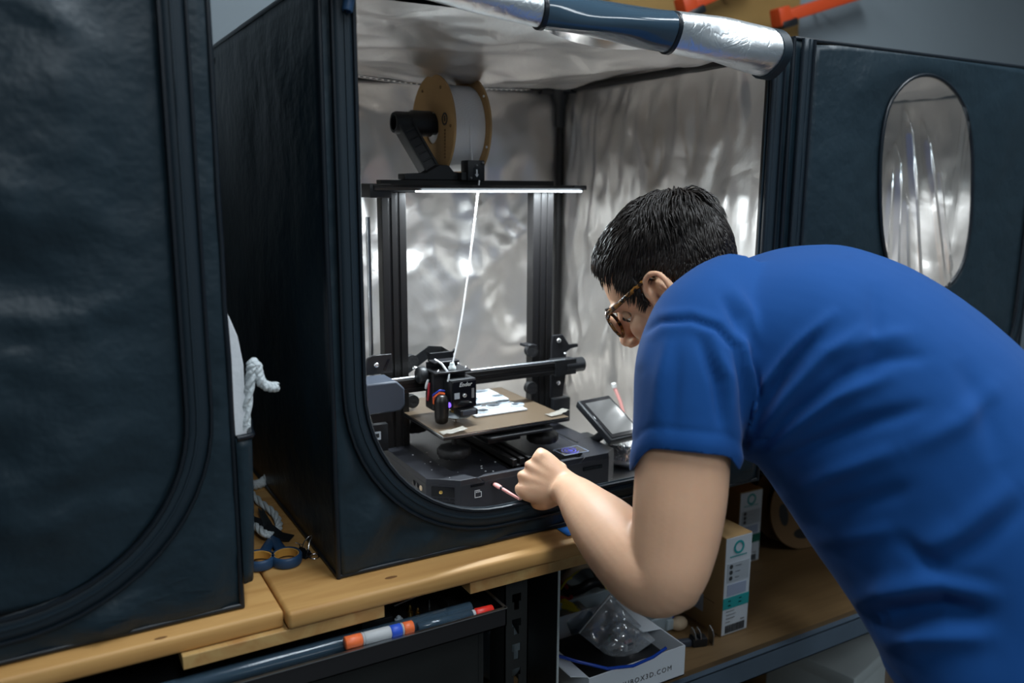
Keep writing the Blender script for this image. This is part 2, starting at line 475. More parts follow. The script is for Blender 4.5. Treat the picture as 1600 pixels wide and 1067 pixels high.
def fabric_tent(name, label, x0, x1, y0, y1, op, seed, closed, foil_res=56, wrinkle=0.004):
    xl, xr, zb, R = op
    t = thing(name, label, 'enclosure', ((x0+x1)/2, (y0+y1)/2, 0), 'black fabric printer enclosures')
    W, D = x1-x0, y1-y0
    sd = seed*7.3
    def soft(a, b): return (nz(a*5, b*5, sd)*0.6+nz(a*13, b*9, sd+3)*0.25)
    # outer black skin: sides, back, top, floor
    def edge(u, v): return min(1, 8*min(u, 1-u))*min(1, 8*min(v, 1-v))
    MB().grid(lambda u, v: (x0-edge(u, v)*(0.006*soft(u, v)+0.004*ridge(u*2-v*.7, v, sd, 2.2)), y0+D*u, H*v), 30, 36).build('side_panel', 'fabric', t, 60, solidify=.002)
    MB().grid(lambda u, v: (x1+edge(u, v)*0.006*soft(u, v), y0+D*u, H*v), 24, 30).build('side_panel', 'fabric', t, 60, solidify=.002)
    MB().grid(lambda u, v: (x0+W*u, y1+edge(u, v)*0.006*soft(u, v), H*v), 20, 20).build('back_panel', 'fabric', t, 60, solidify=.002)
    MB().grid(lambda u, v: (x0+W*u, y0+D*v, H-edge(u, v)*(.008+0.006*soft(u, v))), 24, 24).build('top_panel', 'fabric', t, 60, solidify=.002)
    MB().bx(x0, x1, y0, y1, 0, .003).build('floor_panel', 'fabric', t, 0)
    # front skin round the opening, with slanting drag folds at the lower corners
    P, N = open_path(xl, xr, zb, H, R)
    Q = outer_pair(x0, x1, xl, xr, zb, H, R)
    def front(x, z, q):
        dm = min((x-a)**2+(z-b)**2 for a, b in P)**.5
        e = math.sin(math.pi*min(1, max(0, q)))*min(1, max(0, (dm-.031)/.022))
        fold = 0
        if z < 0.32:
            s = (x-x0)*1.0-z*0.62
            fold = 0.0095*e*(math.sin(s*62+sd)+0.6*math.sin(s*27+1.3+sd))*min(1, (0.32-z)*5)
        fold += 0.004*e*nz(x*6, z*16, sd)
        return (x, y0-fold-0.004*e, z)
    mb = MB(); annulus(mb, P, Q, 10, front); mb.build('front_panel', 'fabric', t, 60, solidify=.0016)
    # zip band: flat tape with three raised cords
    mb = MB()
    def band(x, z, q): return (x, y0-0.006-0.0015*math.sin(math.pi*q), z)
    annulus(mb, [(p[0]+n[0]*.001, p[1]+n[1]*.001) for p, n in zip(P, N)], [(p[0]+n[0]*.029, p[1]+n[1]*.029) for p, n in zip(P, N)], 3, band)
    zb_o = mb.build('zipper_band', 'fabric_band', t, 60, solidify=.0016)
    for off, r, ma in ((.002, .0032, 'piping'), (.0135, .0022, 'fabric_band'), (.029, .0024, 'piping')):
        MB().tube([(p[0]+n[0]*off, y0-.0075, p[1]+n[1]*off) for p, n in zip(P, N)], r, 6).build('zipper_cord', ma, zb_o, 60)
    # piping on the box edges
    for a, b in (((x0, y0, 0), (x0, y0, H)), ((x1, y0, 0), (x1, y0, H)), ((x0, y0, .003), (x1, y0, .003)),
                 ((x0, y0, H), (x1, y0, H)), ((x0, y0, .003), (x0, y1, .003)), ((x0, y0, H), (x0, y1, H)), ((x1, y0, H), (x1, y1, H)), ((x0, y1, 0), (x0, y1, H))):
        MB().tube([Vector(a).lerp(Vector(b), i/12)+Vector((0.0012*nz(i, sd, 0), 0.0012*nz(i, 3, sd), 0)) for i in range(13)], .0036, 8).build('edge_piping', 'piping', t, 60)
    # silver lining
    g = .008
    def fo(a, b, k, st=(1, 1)):
        e = edge(a, b) if not closed else edge(a, b)
        a *= st[0]; b *= st[1]
        w = ridge(a*1.6+.3*nz(a*4, b*4, k), b*1.6, k+sd, 1.7)*0.5 + ridge(a*3.1+b, b*3+.4*nz(a*6, b*6, k), k+sd+9, 2.0)*0.30+ridge(a*9, b*9, k+sd, 1.6)*0.10
        return e*w*0.027
    n = foil_res
    MB().grid(lambda u, v: (x0+g+(W-2*g)*u, y1-g-.008-fo(u, v, 1), .004+(H-.012)*v), n, n).build('foil_lining', 'foil', t, 180, fix=False)
    MB().grid(lambda u, v: (x0+g+.006+fo(u, v, 2), y1-g-(D-g-.004)*u, .004+(H-.012)*v), n, n).build('foil_lining', 'foil', t, 180, fix=False)
    MB().grid(lambda u, v: (x1-g-.006-fo(u, v, 3, (2.0, .8)), y0+.004+(D-g-.004)*u, .004+(H-.012)*v), n, n).build('foil_lining', 'foil', t, 180, fix=False)
    MB().grid(lambda u, v: (x0+g+(W-2*g)*u, y0+.004+(D-g)*v, H-.018-.030*math.sin(math.pi*min(1, v*1.05))*math.sin(math.pi*u)-fo(u, v, 4, (.7, .9))), n, n).build('foil_lining', 'foil', t, 180, fix=False)
    MB().grid(lambda u, v: (x0+g+(W-2*g)*u, y0+.004+(D-g)*v, .0045+abs(fo(u, v, 5))*.12), 24, 24).build('foil_lining', 'foil', t, 180, fix=False)
    # frame poles and corner connectors
    q = .026
    qf = .013
    cs = [(x0+qf, y0+qf), (x1-qf, y0+qf), (x1-q, y1-q), (x0+q, y1-q)]
    for ci, (cx, cy) in enumerate(cs):
        MB().cyl((cx, cy, .01), (cx, cy, H-.03), .0085, n=14).build('frame_pole', 'anodised', t, 60)
        if ci < 2: continue
        mb = MB()
        sx = 1 if cx < (x0+x1)/2 else -1; sy = 1 if cy < (y0+y1)/2 else -1
        mb.lathe([(.010, -.105), (.0125, -.10), (.0135, -.06), (.026, -.028), (.030, -.020), (.030, -.012)], (cx, cy, H-.008), (0, 0, 1), 16)
        mb.cyl((cx, cy, H-.032), (cx+sx*.055, cy, H-.032), .0115, n=12)
        mb.cyl((cx, cy, H-.032), (cx, cy+sy*.055, H-.032), .0115, n=12)
        mb.build('corner_connector', 'black_plastic', t, 40)
    for a, b in ((1, 2), (2, 3), (3, 0)):
        MB().cyl((*cs[a], H-.032), (*cs[b], H-.032), .0075, n=12).build('frame_pole', 'anodised', t, 60)
    return t, (P, N)

# --- the open enclosure in the middle
X0, X1, Y0, Y1 = 0.0, 0.766, 0.0, 0.645
tent, (TP, TN) = fabric_tent('printer_enclosure', 'open black fabric enclosure with silver lining, holding the 3D printer', X0, X1, Y0, Y1, (.042, .733, .056, .20), 1, False, 84)

# rolled-up door along the top front edge: silver, clear window film, silver
def roll_sec(x, n=28, wob=1.0, grow=0.0):
    s = (x-X0)/(X1-X0)
    r = np.interp(x, [0, .12, .28, .50, .695], [.012, .015, .020, .028, .036])+grow
    top = np.interp(x, [0, .12, .28, .50, .695], [.765, .764, .757, .760, .754])
    out = []
    for k in range(n):
        a = 2*math.pi*k/n
        rr = r*(1+wob*(.06*math.sin(3*a+x*25)+.05*nz(x*14, a*1.2, 4)))
        out.append((x, -.022-r*.15+rr*math.cos(a), top-r+rr*math.sin(a)))
    return out
rd = MB().loft([roll_sec(x) for x in np.linspace(.004, .285, 34)]).build('rolled_door', 'foil_roll', tent, 50)
MB().loft([roll_sec(x, wob=1.0, grow=.0006) for x in np.linspace(.287, .500, 22)]).build('window_film', 'roll_film', rd, 50)
MB().loft([roll_sec(x) for x in np.linspace(.502, .695, 24)]).build('rolled_door', 'foil_roll', tent, 50)
for xa in (.286, .501):
    MB().loft([roll_sec(xa+d, grow=g_) for d, g_ in ((-.004, .0005), (-.003, .0018), (.003, .0018), (.004, .0005))]).build('window_binding', 'piping', rd, 50)
MB().loft([roll_sec(x, grow=.002) for x in np.linspace(.6955, .712, 5)]).build('door_hem', 'fabric_band', tent, 50)
# drooping fold of clear film under the roll
def droop(u, v):
    x = .295+.20*u; s = roll_sec(x)[int(28*.70)]
    return (x, s[1]+.006+.020*v, s[2]+.004-.016*v*math.sin(math.pi*u)**.8)
MB().grid(droop, 20, 6).build('film_fold', 'film', rd, 180)
# cord end hanging at the front left corner
c = on_y(545, 2, -.012)
mb = MB(); mb.lathe([(.0062, -.012), (.0068, -.010), (.0068, .05), (.0045, .05), (.0045, -.012)], (c[0], c[1], c[2]), (.25, .1, 1), 14, closed=True)
mb.build('cord_end', 'navy_plastic', tent, 40)
# stitched seam tape across the lining of the top
mb = MB(); st = MB()
def seam(u): 
    return Vector((.06+.42*u, .36+.03*u, .0))
def ceil_z(x, y):
    u = (x-.008)/.75; v = y/.637
    return H-.020-.030*math.sin(math.pi*min(1, v*1.05))*math.sin(math.pi*u)
mb.grid(lambda u, v: (.03+.50*u, .40+.022*v, ceil_z(.03+.50*u, .41)-.021), 24, 1)
mb.build('seam_tape', 'foil', tent, 60, solidify=.0008)
for i in range(46):
    x = .035+.49*i/46
    st.bx(x, x+.006, .4035, .4045, ceil_z(x, .41)-.0228, ceil_z(x, .41)-.0215)
o = st.build('stitching', 'piping', tent, 0); o['kind'] = 'stuff'

# --- closed enclosure on the left
LX1, LY0 = -.128, -.016
ltent, (LP, LN) = fabric_tent('printer_enclosure', 'closed black fabric enclosure filling the left edge, side pocket with foam', LX1-.766, LX1, LY0, LY0+.645, (LX1-.766+.05, LX1-.052, .056, .20), 2, True, 10)
def door_fill(xl, xr, zb, zt, R, y, amp, sd, nu=70, nv=70):
    def fn(u, v):
        z = zb+(zt-zb)*v
        a = xl; b = xr
        if z < zb+R:
            k = R-math.sqrt(max(0, R*R-(zb+R-z)**2)); a += k; b -= k
        x = a+(b-a)*u
        e = min(1, 7*min(u, 1-u))*min(1, 7*v)
        w = .55*nz(x*7, z*12, sd)+.45*ridge(x*4+z*2, z*9, sd, 1.1)+.20*ridge(x*13, z*20, sd, 1.0)
        return (x, y-e*amp*w, z)
    return MB().grid(fn, nu, nv)
door_fill(LX1-.766+.05, LX1-.052, .056, H, .20, LY0-.002, .019, 5.5).build('door_panel', 'fabric', ltent, 70, solidify=.0016)
# side pocket of the left enclosure, sagging outwards
def pocket(u, v):
    y = LY0-.004+.30*u; z = .032+.185*v
    bul = math.sin(math.pi*u)**.16 if 0 < u < 1 else 0
    return (LX1+.003+bul*(.016+.014*v+.003*math.sin(u*19+v*3)), y, z)
MB().grid(pocket, 80, 14).build('side_pocket', 'fabric', ltent, 70, solidify=.002)
MB().tube([(p[0]+.001, p[1], p[2]) for p in (pocket(i/80, 1) for i in range(81))], .004, 8).build('pocket_binding', 'piping', ltent, 60)
# foam sheets standing in the pocket
b = MB()
b.prism([(LX1+.004, .12), (LX1+.022, .12), (LX1+.022, .300), (LX1+.017, .335), (LX1+.006, .366), (LX1+.004, .366)], LY0+.022, LY0+.14, 'xz')
tag(b.build('foam_sheet', 'foam_white', None, 40, bevel=.002), 'white foam offcut standing in the side pocket of the left enclosure', 'foam')
bag = MB()
bag.grid(lambda u, v: (LX1+.007+.021*u+.003*nz(u*5, v*5, 2), LY0+.145+.012*u+.004*nz(u*4, v*4, 5), .20+(.185-.075*u)*v), 10, 8)
tag(bag.build('plastic_sleeve', 'film_dark', None, 180), 'crumpled clear plastic sleeve behind the white foam in the pocket', 'plastic sleeve')
def rope(name, label, pts, r, parent_group='white rope lengths'):
    P = [Vector([float(q) for q in p]) for p in pts]
    # smooth path
    path = []
    for i in range(len(P)-1):
        p0, p1, p2, p3 = P[max(i-1, 0)], P[i], P[i+1], P[min(i+2, len(P)-1)]
        for k in range(8):
            s = k/8
            path.append(0.5*((2*p1)+(p2-p0)*s+(2*p0-5*p1+4*p2-p3)*s*s+(3*p1-p0-3*p2+p3)*s**3))
    path.append(P[-1])
    # three twisted strands
    mb = MB()
    L = 0
    for k in range(3):
        pts2 = []
        for i, p in enumerate(path):
            t = (path[min(i+1, len(path)-1)]-path[max(i-1, 0)]).normalized()
            a = t.orthogonal().normalized(); b_ = t.cross(a)
            an = i*0.55+k*2*math.pi/3
            pts2.append(p+(a*math.cos(an)+b_*math.sin(an))*r*.5)
        mb.tube(pts2, r*.62, 7)
    return tag(mb.build(name, 'rope', None, 60), label, 'rope')
px = LX1+.029
rope('rope', 'short white rope end poking out of the side pocket by the foam', [(px-.013, LY0+.03, .17), (px-.006, LY0+.026, .24), (px+.001, LY0+.022, .285), (px+.003, LY0+.021, .300), (px+.008, LY0+.022, .298), (px+.010, LY0+.022, .285), (px+.014, LY0+.022, .274), (px+.024, LY0+.024, .268), (px+.032, LY0+.026, .267)], .0062)

# --- closed enclosure on the right, with an oval window
RX0 = .800
rtent, (RP, RN) = fabric_tent('printer_enclosure', 'closed black fabric enclosure with an oval clear window, behind the man', RX0, RX0+.766, .012, .657, (RX0+.042, RX0+.724, .056, .20), 3, True, 40)
def win_pt(a, gx=0.0, gz=0.0):
    hw, zt, zb = .141+gx, .716+gz, .302-gz
    rr = hw; ca, sa = math.cos(a), math.sin(a)
    # superellipse-like stadium
    zc, hh = (zt+zb)/2, (zt-zb)/2
    s = 1/((abs(ca))**2.6+(abs(sa))**2.6)**(1/2.6)
    x, z = hw*ca*s, hh*sa*s
    # more rounded top and bottom
    lim = max(0, (abs(z)-(hh-hw))/hw)
    if lim > 0: x = math.copysign(min(abs(x), hw*math.sqrt(max(0, 1-min(1, lim)**2))), x)
    return (1.180+x-.145*(z), zc+z)
NW = 64
win = [win_pt(2*math.pi*i/NW) for i in range(NW)]
def ray_bound(c, a, box):
    dx, dz = math.cos(a), math.sin(a); t = 9
    if dx > 1e-9: t = min(t, (box[1]-c[0])/dx)
    if dx < -1e-9: t = min(t, (box[0]-c[0])/dx)
    if dz > 1e-9: t = min(t, (box[3]-c[1])/dz)
    if dz < -1e-9: t = min(t, (box[2]-c[1])/dz)
    return (c[0]+dx*t, c[1]+dz*t)
wc = (1.180, .509)
outer = [ray_bound(wc, math.atan2(p[1]-wc[1], p[0]-wc[0]), (RX0+.046, RX0+.72, .062, H-.004)) for p in win]
mb = MB()
def rdoor(x, z, q):
    e = math.sin(math.pi*min(1, max(0, q)))
    return (x, .008-e*(.005*nz(x*6, z*8, 21)+.004*ridge(x*5, z*7, 22)), z)
annulus(mb, win, outer, 14, rdoor, closed=True)
mb.build('door_panel', 'fabric', rtent, 70, solidify=.0016)
MB().tube([(p[0], .005, p[1]) for p in win], .0035, 8, closed=True).build('window_binding', 'piping', rtent, 60)
# the film: taut at the top, slanting creases below
def film(u, v):
    a = 2*math.pi*u; p = win_pt(a, -.002, -.002)
    x = wc[0]+(p[0]-wc[0])*v; z = wc[1]+(p[1]-wc[1])*v
    d = 0.0
    for (xa, za, ln, sl, am, w) in ((1.095, .64, .40, .24, .016, .007), (1.075, .58, .34, .12, .013, .006), (1.150, .62, .42, .34, .014, .007), (1.058, .56, .34, .06, .011, .006),
                                    (1.100, .51, .34, .18, .016, .007), (1.195, .57, .35, .30, .011, .007), (1.270, .71, .42, -.03, .006, .005), (1.285, .66, .3, -.04, .004, .004), (1.24, .53, .2, .08, .006, .006), (1.045, .49, .3, .05, .006, .004), (1.128, .46, .3, .22, .006, .005)):
        s = (za-z)
        if s > -.02:
            xx = x-(xa+sl*s)
            env = max(0, min(1, (s+.02)/.05))*max(0, min(1, (ln-s)/.08))
            d += am*env*math.exp(-(xx/w)**2)
    return (x, .006-d+.003*nz(x*9, z*7, 2), z)
mb = MB()
nu, nv = 320, 90
v = [film(i/nu, j/nv) for j in range(1, nv+1) for i in range(nu)]+[film(0, 0)]
f = [((j)*nu+i, j*nu+(i+1) % nu, (j+1)*nu+(i+1) % nu, (j+1)*nu+i) for j in range(nv-1) for i in range(nu)]
f += [(i, (i+1) % nu, len(v)-1) for i in range(nu)]
mb.add(v, f)
mb.build('window_film', 'film', rtent, 180)

# ------------------------------------------------------------------ worktops, rack
def knot(parent, x, y, z, r, flat=1.0):
    mb = MB()
    mb.add([(x+r*k*math.cos(a)*1.5, y+r*k*flat*math.sin(a), z+.0006*(1-k)) for k in (1, .5) for a in [2*math.pi*i/14 for i in range(14)]]+[(x, y, z+.0006)],
           [(i, (i+1) % 14, 14+(i+1) % 14, 14+i) for i in range(14)]+[(14+i, 14+(i+1) % 14, 28) for i in range(14)])
    mb.build('knot', 'knot', parent, 60)
SEAM = -.083
wt1 = thing('worktop', 'pine worktop under the left enclosure, ending at the seam by the scissors', 'worktop', (-.6, .3, -.024), 'pine worktops')
MB().rbx(-1.05, SEAM-.0022, -.046, .74, -.024, -.0015, .004).build('board', 'pine', wt1, 60)
knot(wt1, -.225, -.040, -.0014, .005, .5)
wt2 = thing('worktop', 'pine worktop under the open enclosure, nearest the forearm', 'worktop', (.25, .3, -.024), 'pine worktops')
MB().rbx(SEAM, .60, -.058, .74, -.024, -.0006, .005).build('board', 'pine', wt2, 60)
knot(wt2, .062, -.030, -.0005, .006, .6)
MB().bx(-.205, .043, -.0535, .72, -.0415, -.0245).build('batten', 'batten_wood', wt1, 60, bevel=.001)
MB().bx(.168, .46, -.0535, .72, -.0415, -.0245).build('batten', 'batten_wood', wt2, 60, bevel=.001)
wt3 = thing('worktop', 'pine worktop carrying the right enclosure, hidden behind the man', 'worktop', (1.2, .3, -.024), 'pine worktops')
MB().rbx(.845, 1.75, -.057, .74, -.024, -.0006, .005).build('board', 'pine', wt3, 60)
MB().bx(1.37, 1.41, .02, .70, -.93, -.024).build('leg_panel', 'rack_steel', wt3, 0)
MB().bx(1.68, 1.74, .02, .70, -.93, -.024).build('leg_panel', 'rack_steel', wt3, 0)
tp = on_z(886, 827, .0008)
mb = MB(); mb.grid(lambda u, v: (tp[0]-.012+.034*u, tp[1]-.020+.03*v, -.0002+.0006), 3, 3)
tag(mb.build('masking_tape', 'blue_tape', None, 30, solidify=.0004), 'scrap of blue masking tape on the worktop edge beside the forearm', 'tape')

# perforated steel rack: two uprights, shelf with blue front beam
rack = thing('storage_rack', 'black perforated steel rack with a brown shelf board and blue-grey front beam', 'shelving', (.8, .2, FLOOR))
def upright(xa, xb, y, wide=True):
    """angle post with a row of keyhole slots: face at y, between xa and xb"""
    mb = MB(); zt, zb = -.043, FLOOR
    w = xb-xa; xc = (xa+xb)/2
    # face strips beside the slots, bridges between slots
    mb.bx(xa, xc-.0075, y, y+.002, zb, zt); mb.bx(xc+.0075, xb, y, y+.002, zb, zt)
    z = zt-.030
    last = zt
    while z > zb+.05:
        mb.bx(xc-.0075, xc+.0075, y, y+.002, z, last)
        # keyhole: round top, narrow foot
        last = z-.026
        mb.bx(xc-.0075, xc-.0042, y, y+.002, last, z-.013); mb.bx(xc+.0042, xc+.0075, y, y+.002, last, z-.013)
        z -= .040
    mb.bx(xc-.0075, xc+.0075, y, y+.002, zb, last)
    mb.bx(xa, xa+.002, y, y+.045, zb, zt)
    mb.bx(xb-.002, xb, y, y+.012, zb, zt)
    mb.build('upright', 'rack_steel', rack, 0)
upright(.236, .276, -.030)
upright(1.30, 1.34, -.030)
MB().bx(.318, .3205, -.045, .30, -.285, -.0425).build('side_sheet', 'rack_steel', rack, 0)
MB().bx(.3175, .321, -.0462, -.0448, -.285, -.0425).build('sheet_edge', 'storage_grey', rack, 0)
SH = -.2875
MB().bx(.240, 1.33, -.048, .56, SH-.016, SH).build('shelf_board', 'shelf_board', rack, 0)
mb = MB(); mb.bx(.28, 1.34, -.0605, -.0585, SH-.052, SH-.008); mb.bx(.28, 1.34, -.0605, -.046, SH-.012, SH-.010); mb.bx(.28, 1.34, -.0605, -.046, SH-.052, SH-.050)
mb.build('front_beam', 'beam_blue', rack, 0)
MB().bx(.28, 1.34, .50, .505, SH-.05, SH-.008).build('rear_beam', 'rack_steel', rack, 0)
MB().bx(.30, 1.34, .561, .566, FLOOR, -.05).build('back_sheet', 'rack_steel', rack, 0)
MB().bx(.322, 1.33, -.04, .56, -.82, -.80).build('shelf_board', 'shelf_board', rack, 0)
# ------------------------------------------------------------------ the 3D printer
ZF = .0065          # top of the enclosure's lined floor
pr = thing('printer', 'black open-frame 3D printer inside the silver-lined enclosure', 'printer', (.345, .27, ZF))
foot = [(.22, .12), (.48, .12), (.22, .42), (.48, .42)]
for x, y in foot:
    MB().lathe([(.014, 0), (.016, .003), (.016, .010), (.012, .012)], (x, y, ZF), n=16).build('foot', 'rubber', pr, 60)
base_poly = [(.178, .116), (.221, .082), (.500, .082), (.524, .100), (.524, .46), (.178, .46)]
ZB = .062
base = MB().prism(base_poly, .0165, ZB, 'xy').build('base', 'base_metal', pr, 30, bevel=.0012)
# raised deck around a sunken middle, with sloping inner edges
def deck(poly_b, poly_t, z0, z1, nm='deck'):
    n = len(poly_b); mb = MB()
    mb.add([(a, b, z0) for a, b in poly_b]+[(a, b, z1) for a, b in poly_t], [tuple(range(n, 2*n))]+[(i, (i+1) % n, n+(i+1) % n, n+i) for i in range(n)])
    return mb.build(nm, 'base_metal', base, 30, bevel=.0008)
deck([(.178, .116), (.221, .082), (.262, .082), (.236, .135), (.236, .46), (.178, .46)], [(.1795, .117), (.2215, .0835), (.250, .0835), (.227, .130), (.227, .459), (.1795, .459)], ZB, ZB+.008)
deck([(.440, .082), (.500, .082), (.524, .100), (.524, .46), (.466, .46), (.466, .130)], [(.452, .0835), (.4995, .0835), (.5225, .1005), (.5225, .459), (.475, .459), (.475, .134)], ZB, ZB+.008)
deck([(.262, .082), (.440, .082), (.436, .096), (.266, .096)], [(.250, .0835), (.452, .0835), (.436, .092), (.266, .092)], ZB, ZB+.008)
MB().bx(.484, .487, .155, .27, ZB+.0082, ZB+.0088).build('groove', 'black_plastic', base, 0)
# front panel: card slot, card icon, port, little vents on the chamfer
MB().bx(.238, .262, .0812, .0822, .0565, .0605).build('card_slot', 'black_gloss', base, 0)
mb = MB()
fx, fz = .251, .044
for a in ((-.006, -.0052, -.006, .006), (.0052, .006, -.006, .003), (-.006, .006, -.006, -.0052), (-.006, .003, .0052, .006), (.003, .006, .0022, .003)):
    mb.bx(fx+a[0], fx+a[1], .0815, .0822, fz+a[2], fz+a[3])
for k in range(3): mb.bx(fx-.0035+k*.0028, fx-.0023+k*.0028, .0815, .0822, fz+.0018, fz+.0044)
mb.build('card_icon', 'white_ink', base, 0)
MB().bx(.274, .284, .0812, .0822, .0525, .0570).build('usb_port', 'black_gloss', base, 0)
MB().bx(.448, .486, .0810, .0824, .0465, .0525).build('slot', 'black_gloss', base, 0)
ch = Vector((.043, -.034, 0)).normalized()
cm = Matrix(((ch.x, -ch.y, 0, .1995), (ch.y, ch.x, 0, .099), (0, 0, 1, .0), (0, 0, 0, 1)))
# local x runs along the chamfer, local -y points out of it
mbv = MB(cm)
mbv.bx(-.018, .018, -.0012, .0004, .043, .0585)
vp = mbv.build('vent_recess', 'black_gloss', base, 0)
mbv = MB(cm)
for k in range(4): mbv.bx(-.018+k*.0095, -.011+k*.0095, -.0012, .0006, .0365, .0395)
mbv.bx(-.018, .018, -.0012, .0004, .0255, .0335)
mbv.build('vent_slots', 'black_gloss', base, 0)
for zz in (.0505, .030):
    MB(cm).lathe([(.0028, 0), (.0028, .0012), (.0012, .002)], (-.003, -.0010, zz), (0, -1, 0), 12).build('port_screw', 'brass', base, 40)
for yy, ma in ((.160, 'black_gloss'), (.146, 'black_gloss'), (.132, 'cream')):
    MB().lathe([(.0042, 0), (.0042, .0012), (.0030, .0018)], (.1776, yy, .050), (-1, 0, 0), 14).build('side_button', ma, base, 40)
# sticker with the blue emblem, printed flat on the right of the deck
sx0, sx1, sy0, sy1, sz = .425, .475, .104, .140, ZB+.0086
s_ = MB().bx(sx0, sx1, sy0, sy1, sz-.0006, sz).build('emblem_sticker', 'black_gloss', base, 0)
mb = MB()
for a in ((sx0, sx1, sy0, sy0+.0012), (sx0, sx1, sy1-.0012, sy1), (sx0, sx0+.0012, sy0, sy1), (sx1-.0012, sx1, sy0, sy1)):
    mb.bx(a[0], a[1], a[2], a[3], sz, sz+.0003)
mb.build('emblem_border', 'label_lilac', base, 0)
mb = MB()
ex, ey = (sx0+sx1)/2-.002, (sy0+sy1)/2
for r0, r1, a0, a1 in ((.0135, .0152, .2, 5.6), (.0085, .0105, 1.2, 6.9), (.0, .005, 0, 6.283)):
    n = 28
    pts = [(ex+r0*math.cos(a0+(a1-a0)*i/n), ey+r0*math.sin(a0+(a1-a0)*i/n), sz+.0004) for i in range(n+1)]+[(ex+r1*math.cos(a0+(a1-a0)*i/n), ey+r1*math.sin(a0+(a1-a0)*i/n), sz+.0004) for i in range(n+1)]
    mb.add(pts, [(i, i+1, n+2+i, n+1+i) for i in range(n)])
mat('emblem_blue', (0.16, 0.16, 1.0), 0.3)
mb.build('emblem_ring', 'emblem_blue', base, 0)

# Y rail under the bed
mb = MB()
for x in (.322, .336, .350): mb.bx(x, x+.008, .098, .45, ZB+.004, ZB+.020)
mb.bx(.322, .358, .098, .45, ZB+.0005, ZB+.010)
mb.build('bed_rail', 'anodised', pr, 0, bevel=.0008)
# bed: carriage, hot plate, spring sheet, knobs, front tab
BX0, BX1, BY0, BY1, BZ = .213, .446, .125, .360, .130
bed = MB().rbx(BX0, BX1, BY0, BY1, BZ-.0075, BZ-.0035, .001, 1).build('heated_bed', 'black_metal', pr, 40)
MB().rbx(BX0+.0005, BX1-.0005, BY0+.0005, BY1-.0005, BZ-.0033, BZ-.0012, .0006, 1).build('bed_plate', 'steel', bed, 40)
MB().rbx(BX0, BX1, BY0, BY1, BZ-.0012, BZ, .0005, 1).build('build_sheet', 'bed_pei', bed, 40)
mb = MB(); mb.bx(.245, .415, .20, .30, BZ-.030, BZ-.024); mb.bx(.30, .36, .14, .345, BZ-.030, BZ-.024)
mb.build('bed_carriage', 'black_metal', pr, 0)
for x, y in ((BX0+.035, BY0+.035), (BX1-.030, BY0+.035), (BX0+.035, BY1-.035), (BX1-.030, BY1-.035)):
    mb = MB()
    prof = [(.006, .012), (.010, .010), (.024, .008), (.0265, .005), (.0265, -.004), (.024, -.007), (.008, -.007)]
    n = 40; rings = []
    for r, h in prof:
        rings.append([(x+(r+(.0012*math.cos(12*2*math.pi*k/n) if r > .02 else 0))*math.cos(2*math.pi*k/n), y+(r+(.0012*math.cos(12*2*math.pi*k/n) if r > .02 else 0))*math.sin(2*math.pi*k/n), BZ-.040+h) for k in range(n)])
    mb.loft(rings)
    mb.cyl((x, y, BZ-.03), (x, y, BZ-.0075), .004, n=10)
    mb.build('levelling_knob', 'rubber', pr, 50)
# pull tab with an oval slot
cx_, cy_ = .352, .150
out = [(.285, .150), (.292, .119), (.412, .119), (.420, .150), (.420, .165), (.285, .165)]
inn = [(cx_+.036*math.cos(a), .139+.0085*math.sin(a)) for a in [2*math.pi*i/32 for i in range(32)]]
ctr = (cx_, .139)
def poly_hit(a):
    d = (math.cos(a), math.sin(a)); best = 9
    for i in range(len(out)):
        p, q = out[i], out[(i+1) % len(out)]
        ex, ey = q[0]-p[0], q[1]-p[1]
        den = d[0]*ey-d[1]*ex
        if abs(den) < 1e-12: continue
        t = ((p[0]-ctr[0])*ey-(p[1]-ctr[1])*ex)/den; s = ((p[0]-ctr[0])*d[1]-(p[1]-ctr[1])*d[0])/den
        if t > 0 and -1e-6 <= s <= 1+1e-6: best = min(best, t)
    return (ctr[0]+d[0]*best, ctr[1]+d[1]*best)
mb = MB(); annulus(mb, inn, [poly_hit(math.atan2((p[1]-ctr[1]), (p[0]-ctr[0]))) for p in inn], 2, lambda x, y, q: (x, y, BZ-.0155), closed=True)
mb.build('bed_handle', 'black_plastic', pr, 40, solidify=.0045)
mb = MB(); mb.bx(.315, .39, .150, .20, BZ-.024, BZ-.010); mb.build('handle_bracket', 'black_metal', pr, 0)

# uprights and top bar
UY0, UY1 = .282, .304
for x0_, x1_ in ((.181, .223), (.468, .510)):
    mb = MB()
    w = x1_-x0_
    mb.bx(x0_, x1_, UY0+.002, UY1, ZB+.008, .500)
    for a, b in ((0, .012), (.0165, .0255), (.030, .042)): mb.bx(x0_+a, x0_+b, UY0, UY0+.002, ZB+.008, .500)
    mb.build('upright', 'anodised', pr, 0, bevel=.0006)
mb = MB(); mb.bx(.181, .510, UY0, UY1, .500, .520); tb = mb.build('top_bar', 'anodised', pr, 0, bevel=.0008)
# lead screws behind
for x in (.168, .523):
    MB().cyl((x, .312, ZB), (x, .312, .46), .004, n=10).build('lead_screw', 'steel', pr, 60)
